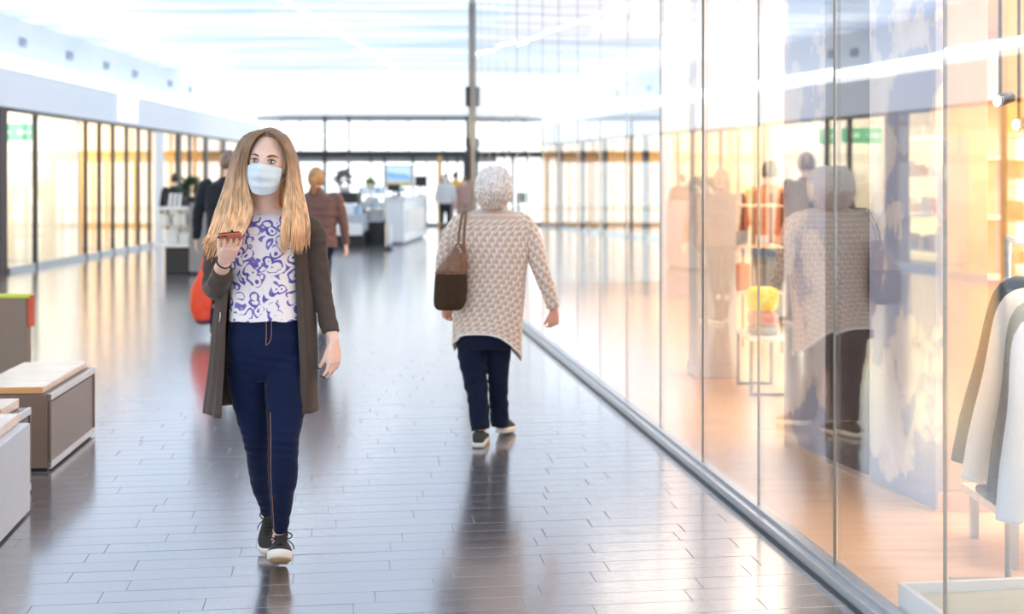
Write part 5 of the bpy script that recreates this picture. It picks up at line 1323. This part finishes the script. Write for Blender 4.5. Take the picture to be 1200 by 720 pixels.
# ================================================================== INSIDE THE GLASS SHOP
# garments hanging on the rail at the right edge
def garment(cx, Y, ztop, w_, ln_, m_, label, name='shirt', collar=None, grp='shirts and jackets hanging on the rail', flare=0.0, slv=.17):
    r = empty('hanging_'+name, (cx, Y, ztop+.10))
    rows = [(ztop+.035, .055, .03), (ztop+.015, .09, .035), (ztop-.02, w_*.40, .045), (ztop-.06, w_*.49, .055), (ztop-.16, w_*.50, .05), (ztop-.35, w_*.49, .05), (ztop-ln_, w_*.53+flare, .052)]
    rg = torso_rings(smooth_rows([(cx, Y, z, a_, b_) for z, a_, b_ in rows], 5), 48)
    for i, ring in enumerate(rg):
        t = i/len(rg)
        for k, p_ in enumerate(ring): p_.y += .012*t*math.sin(k*1.1); p_ += noise.noise_vector(Vector((p_.x*12, p_.y*12, p_.z*6+Y*3)))*.008
    q = MB(); q.loft(rg, cap=True); bd = q.build('body', m_, r)
    for s_ in (-1, 1):
        sh = Vector((cx+s_*w_*.43, Y, ztop-.045))
        q = MB(); q.tube([sh+Vector((-s_*.04, 0, 0)), sh+Vector((s_*.02, 0, -.04)), sh+Vector((s_*slv*.45, -.01, -.25)), sh+Vector((s_*slv*.8, -.01, -.45)), sh+Vector((s_*slv, -.01, -.60))], [(.05, .04), (.062, .045), (.058, .038), (.050, .034), (.042, .03)], 20, 5, side=(1, 0, 0)); q.build('sleeve', m_, r)
    q = MB(); q.tube([Vector((cx-.06, Y-.03, ztop+.03)), Vector((cx, Y-.055, ztop-.02)), Vector((cx+.06, Y-.03, ztop+.03)), Vector((cx+.04, Y+.04, ztop+.045)), Vector((cx-.04, Y+.04, ztop+.045)), Vector((cx-.06, Y-.03, ztop+.03))], [(.016, .006)]*6, 8, 4); q.build('collar', collar or m_, r)
    q = MB(); q.tube([Vector((cx-.17, Y, ztop-.04)), Vector((cx, Y, ztop+.03)), Vector((cx+.17, Y, ztop-.04))], [.008]*3, 8, 4)
    q.tube([Vector((cx, Y, ztop+.03)), Vector((cx, Y, ztop+.085)), Vector((cx+.018, Y, ztop+.106)), Vector((cx, Y, ztop+.124)), Vector((cx-.016, Y, ztop+.108))], [.003]*5, 6, 4); q.build('hanger', M_steel, r)
    tag(r, label, 'garment', grp); return r
M_shirtblue = fabric('pale_blue_shirt_cloth', (.62, .70, .84), .04, 80); M_shirtwhite = fabric('white_shirt_cloth', (.86, .83, .80), .03, 80)
M_jacket = fabric('slate_navy_wool', (.02, .045, .075), .15, 150); M_jacket2 = fabric('dark_slate_wool', (.03, .05, .075), .15, 150)
zr = 1.215
garment(X(1292, 4.02), 4.02, 1.075, .46, .60, M_shirtblue, 'pale blue shirt, the nearest garment on the rail at the right edge', 'shirt', slv=.10)
garment(X(1284, 4.16), 4.16, 1.115, .46, .60, M_jacket2, 'dark slate jacket between the pale blue and the white garment', 'jacket', slv=.12)
garment(X(1266, 4.30), 4.30, 1.135, .46, .62, M_shirtwhite, 'white shirt hanging behind the pale blue one', 'shirt', slv=.165)
garment(X(1258, 4.44), 4.44, 1.165, .47, .60, M_jacket, 'slate navy jacket, the farthest garment on the rail', 'jacket', slv=.185)
r = empty('clothes_rail', (X(1252, 4.25), 4.25, .012)); cx = X(1250, 4.25)
MB().tube([Vector((cx+.10, 3.85, 1.24)), Vector((cx, 4.25, 1.255)), Vector((cx-.02, 4.7, 1.285))], [.012]*3, 12, 3).build('rail', M_steel, r)
for y_, xx, z_ in ((3.85, cx+.10, 1.24), (4.7, cx-.02, 1.285)):
    zb = .03 if y_ > 4.3 else .145
    MB().cyl((xx, y_, zb), (xx, y_, z_), .012).build('upright', M_steel, r)
    MB().box((xx, y_, zb-.006), (.42, .05, .02)).build('foot', M_steel, r, smooth=False, bevel=.004)
tag(r, 'steel clothes rail carrying shirts and jackets at the right edge', 'clothes rail')
M_denim2 = fabric('grey_blue_denim', (.05, .075, .10), .2, 150)
r = empty('low_table', (X(1210, 5.0), 5.05, .012)); xs = X(1163, 5.0)
MB().span((xs, 4.85, .20), (xs+.7, 5.35, .235)).build('tabletop', M_birch, r, smooth=False, bevel=.003)
for a_ in (.04, .66):
    for b_ in (4.89, 5.31): MB().box((xs+a_, b_, .106), (.03, .03, .188)).build('leg', M_steel, r, smooth=False)
tag(r, 'low birch table behind the hanging jackets', 'table')
for i, (dx, z_, mm) in enumerate([(-.0, .237, M_denim2), (.015, .277, M_jacket), (-.01, .317, M_denim2)]):
    c_ = Vector((xs+.14+dx, 5.02, z_)); r = empty('folded_jeans', c_)
    MB().box(c_+Vector((0, 0, .019)), (.30, .30, .036)).build('fabric', mm, r, smooth=True, bevel=.014)
    MB().box(c_+Vector((0, -.153, .019)), (.10, .006, .02)).build('label_patch', M_oak, r, smooth=False)
    tag(r, ['folded dark jeans at the bottom of the pile behind the jackets', 'folded dark jeans in the middle of the pile behind the jackets', 'folded dark jeans on top of the pile behind the jackets'][i], 'jeans', 'folded jeans on the low table')
# steel framed low table with small things
Yl = 8.8; r = empty('low_table', (X(900, Yl), Yl+.25, .012)); xa, xb = X(880, Yl), X(921, Yl)
M_dsteel = mat('dark_steel_frame', (.16, .18, .21), .4, metal=.6)
for y_ in (Yl, Yl+.5):
    for x_ in (xa, xb): MB().box((x_, y_, .012+.19), (.022, .022, .38)).build('leg', M_dsteel, r, smooth=False)
    MB().box(((xa+xb)/2, y_, .023), (xb-xa-.022, .022, .022)).build('floor_bar', M_dsteel, r, smooth=False)
MB().span((xa-.02, Yl-.02, .392), (xb+.02, Yl+.52, .418)).build('tabletop', M_wgloss, r, smooth=False, bevel=.004)
tag(r, 'low table with white top and dark steel frame beside the cream column', 'table')
M_yellow2 = mat('bright_yellow', (.85, .80, .02), .5); M_pinkp = mat('pink_parcel', (.62, .30, .28), .5)
for i, (mm, z_, h_, nm, lab) in enumerate([(M_grey, .418, .06, 'folded_scarf', 'grey folded scarf on the steel framed table'), (M_pinkp, .480, .10, 'folded_scarf', 'dusty pink folded scarf on the grey one'), (M_yellow2, .582, .16, 'folded_scarf', 'bright yellow bundle of scarves topping the pile')]):
    c_ = Vector(((xa+xb)/2, Yl+.22, z_)); r = empty(nm, c_)
    q = MB(); rg = torso_rings(smooth_rows([(c_.x, c_.y, z_+.001, .085, .10), (c_.x, c_.y, z_+h_*.25, .10, .12), (c_.x, c_.y, z_+h_*.75, .10, .12), (c_.x, c_.y, z_+h_-.001, .08, .10)], 4), 36, .6)
    for ring in rg:
        for k, p_ in enumerate(ring):
            if i == 2: p_.x = c_.x+(p_.x-c_.x)*(1+.06*math.sin(k*2.2)); p_.y = c_.y+(p_.y-c_.y)*(1+.06*math.sin(k*2.2))
    q.loft(rg); q.build('cloth', mm, r)
    tag(r, lab, 'scarf')
# black shelf rack with glass shelves deeper inside
Yr = 11.0; r = empty('shelf_rack', (X(880, Yr), Yr+.2, .012)); xa, xb = X(847, Yr), X(916, Yr)
for x_ in (xa, (xa+xb)/2, xb):
    for y_ in (Yr, Yr+.45): MB().box((x_, y_, .70), (.018, .018, 1.376)).build('upright', M_black, r, smooth=False)
for k, py in enumerate((243, 291, 345)):
    z_ = Z(py, Yr); MB().span((xa-.01, Yr-.01, z_), (xb+.01, Yr+.46, z_+.022)).build('shelf', mat('gold_shelf', (.85, .66, .42), .3), r, smooth=False, bevel=.002)
tag(r, 'black rack with pale gold shelves in front of the shop assistant', 'shelf')
rnd = random.Random(4)
for k, (px, py, mm, hh, nm, lab) in enumerate([(853, 291, M_white, .05, 'folded_towel', 'white folded towel on the middle rack shelf'), (872, 291, M_pack[1], .11, 'storage_box', 'grey box on the middle rack shelf'), (874, 345, mat('red_box', (.7, .06, .05), .5), .22, 'storage_box', 'red box on the lowest rack shelf'), (898, 291, M_white, .075, 'price_sign', 'white blank card on the middle rack shelf'), (858, 345, M_gold, .18, 'storage_box', 'gold box on the lowest rack shelf'), (900, 345, M_black, .2, 'storage_box', 'black box on the lowest rack shelf')]):
    z_ = Z(py, Yr)+.0225; c_ = Vector((X(px, Yr), Yr+.2, z_)); r = empty(nm, c_)
    MB().box(c_+Vector((0, 0, hh/2)), (.11 if nm != 'folded_towel' else .13, .2 if nm != 'price_sign' else .012, hh)).build('body', mm, r, smooth=False, bevel=.004)
    MB().box(c_+Vector((0, 0, hh+.003)), (.112, .202 if nm != 'price_sign' else .014, .006)).build('top_edge', mm, r, smooth=False)
    tag(r, lab, {'folded_towel': 'towel', 'storage_box': 'box', 'price_sign': 'sign'}[nm])
# bright lamps over the far part of the shop
for i, (x_, y_) in enumerate(((3.2, 14.2), (2.4, 12.0), (4.4, 11.0), (4.0, 8.0))):
    c_ = Vector((x_, y_, 3.395)); r = empty('ceiling_lamp', c_)
    MB().cyl(c_, c_-Vector((0, 0, .05)), .14, 24).build('housing', M_steel, r)
    MB().cyl(c_-Vector((0, 0, .045)), c_-Vector((0, 0, .06)), .12, 24).build('diffuser', MATS['lamp_diffuser'], r)
    tag(r, ['round ceiling lamp above the shop assistant', 'round ceiling lamp above the black rack', 'round ceiling lamp deep in the shop centre', 'round ceiling lamp above the peach shelf'][i], 'ceiling light', 'round lamps in the glass shop')
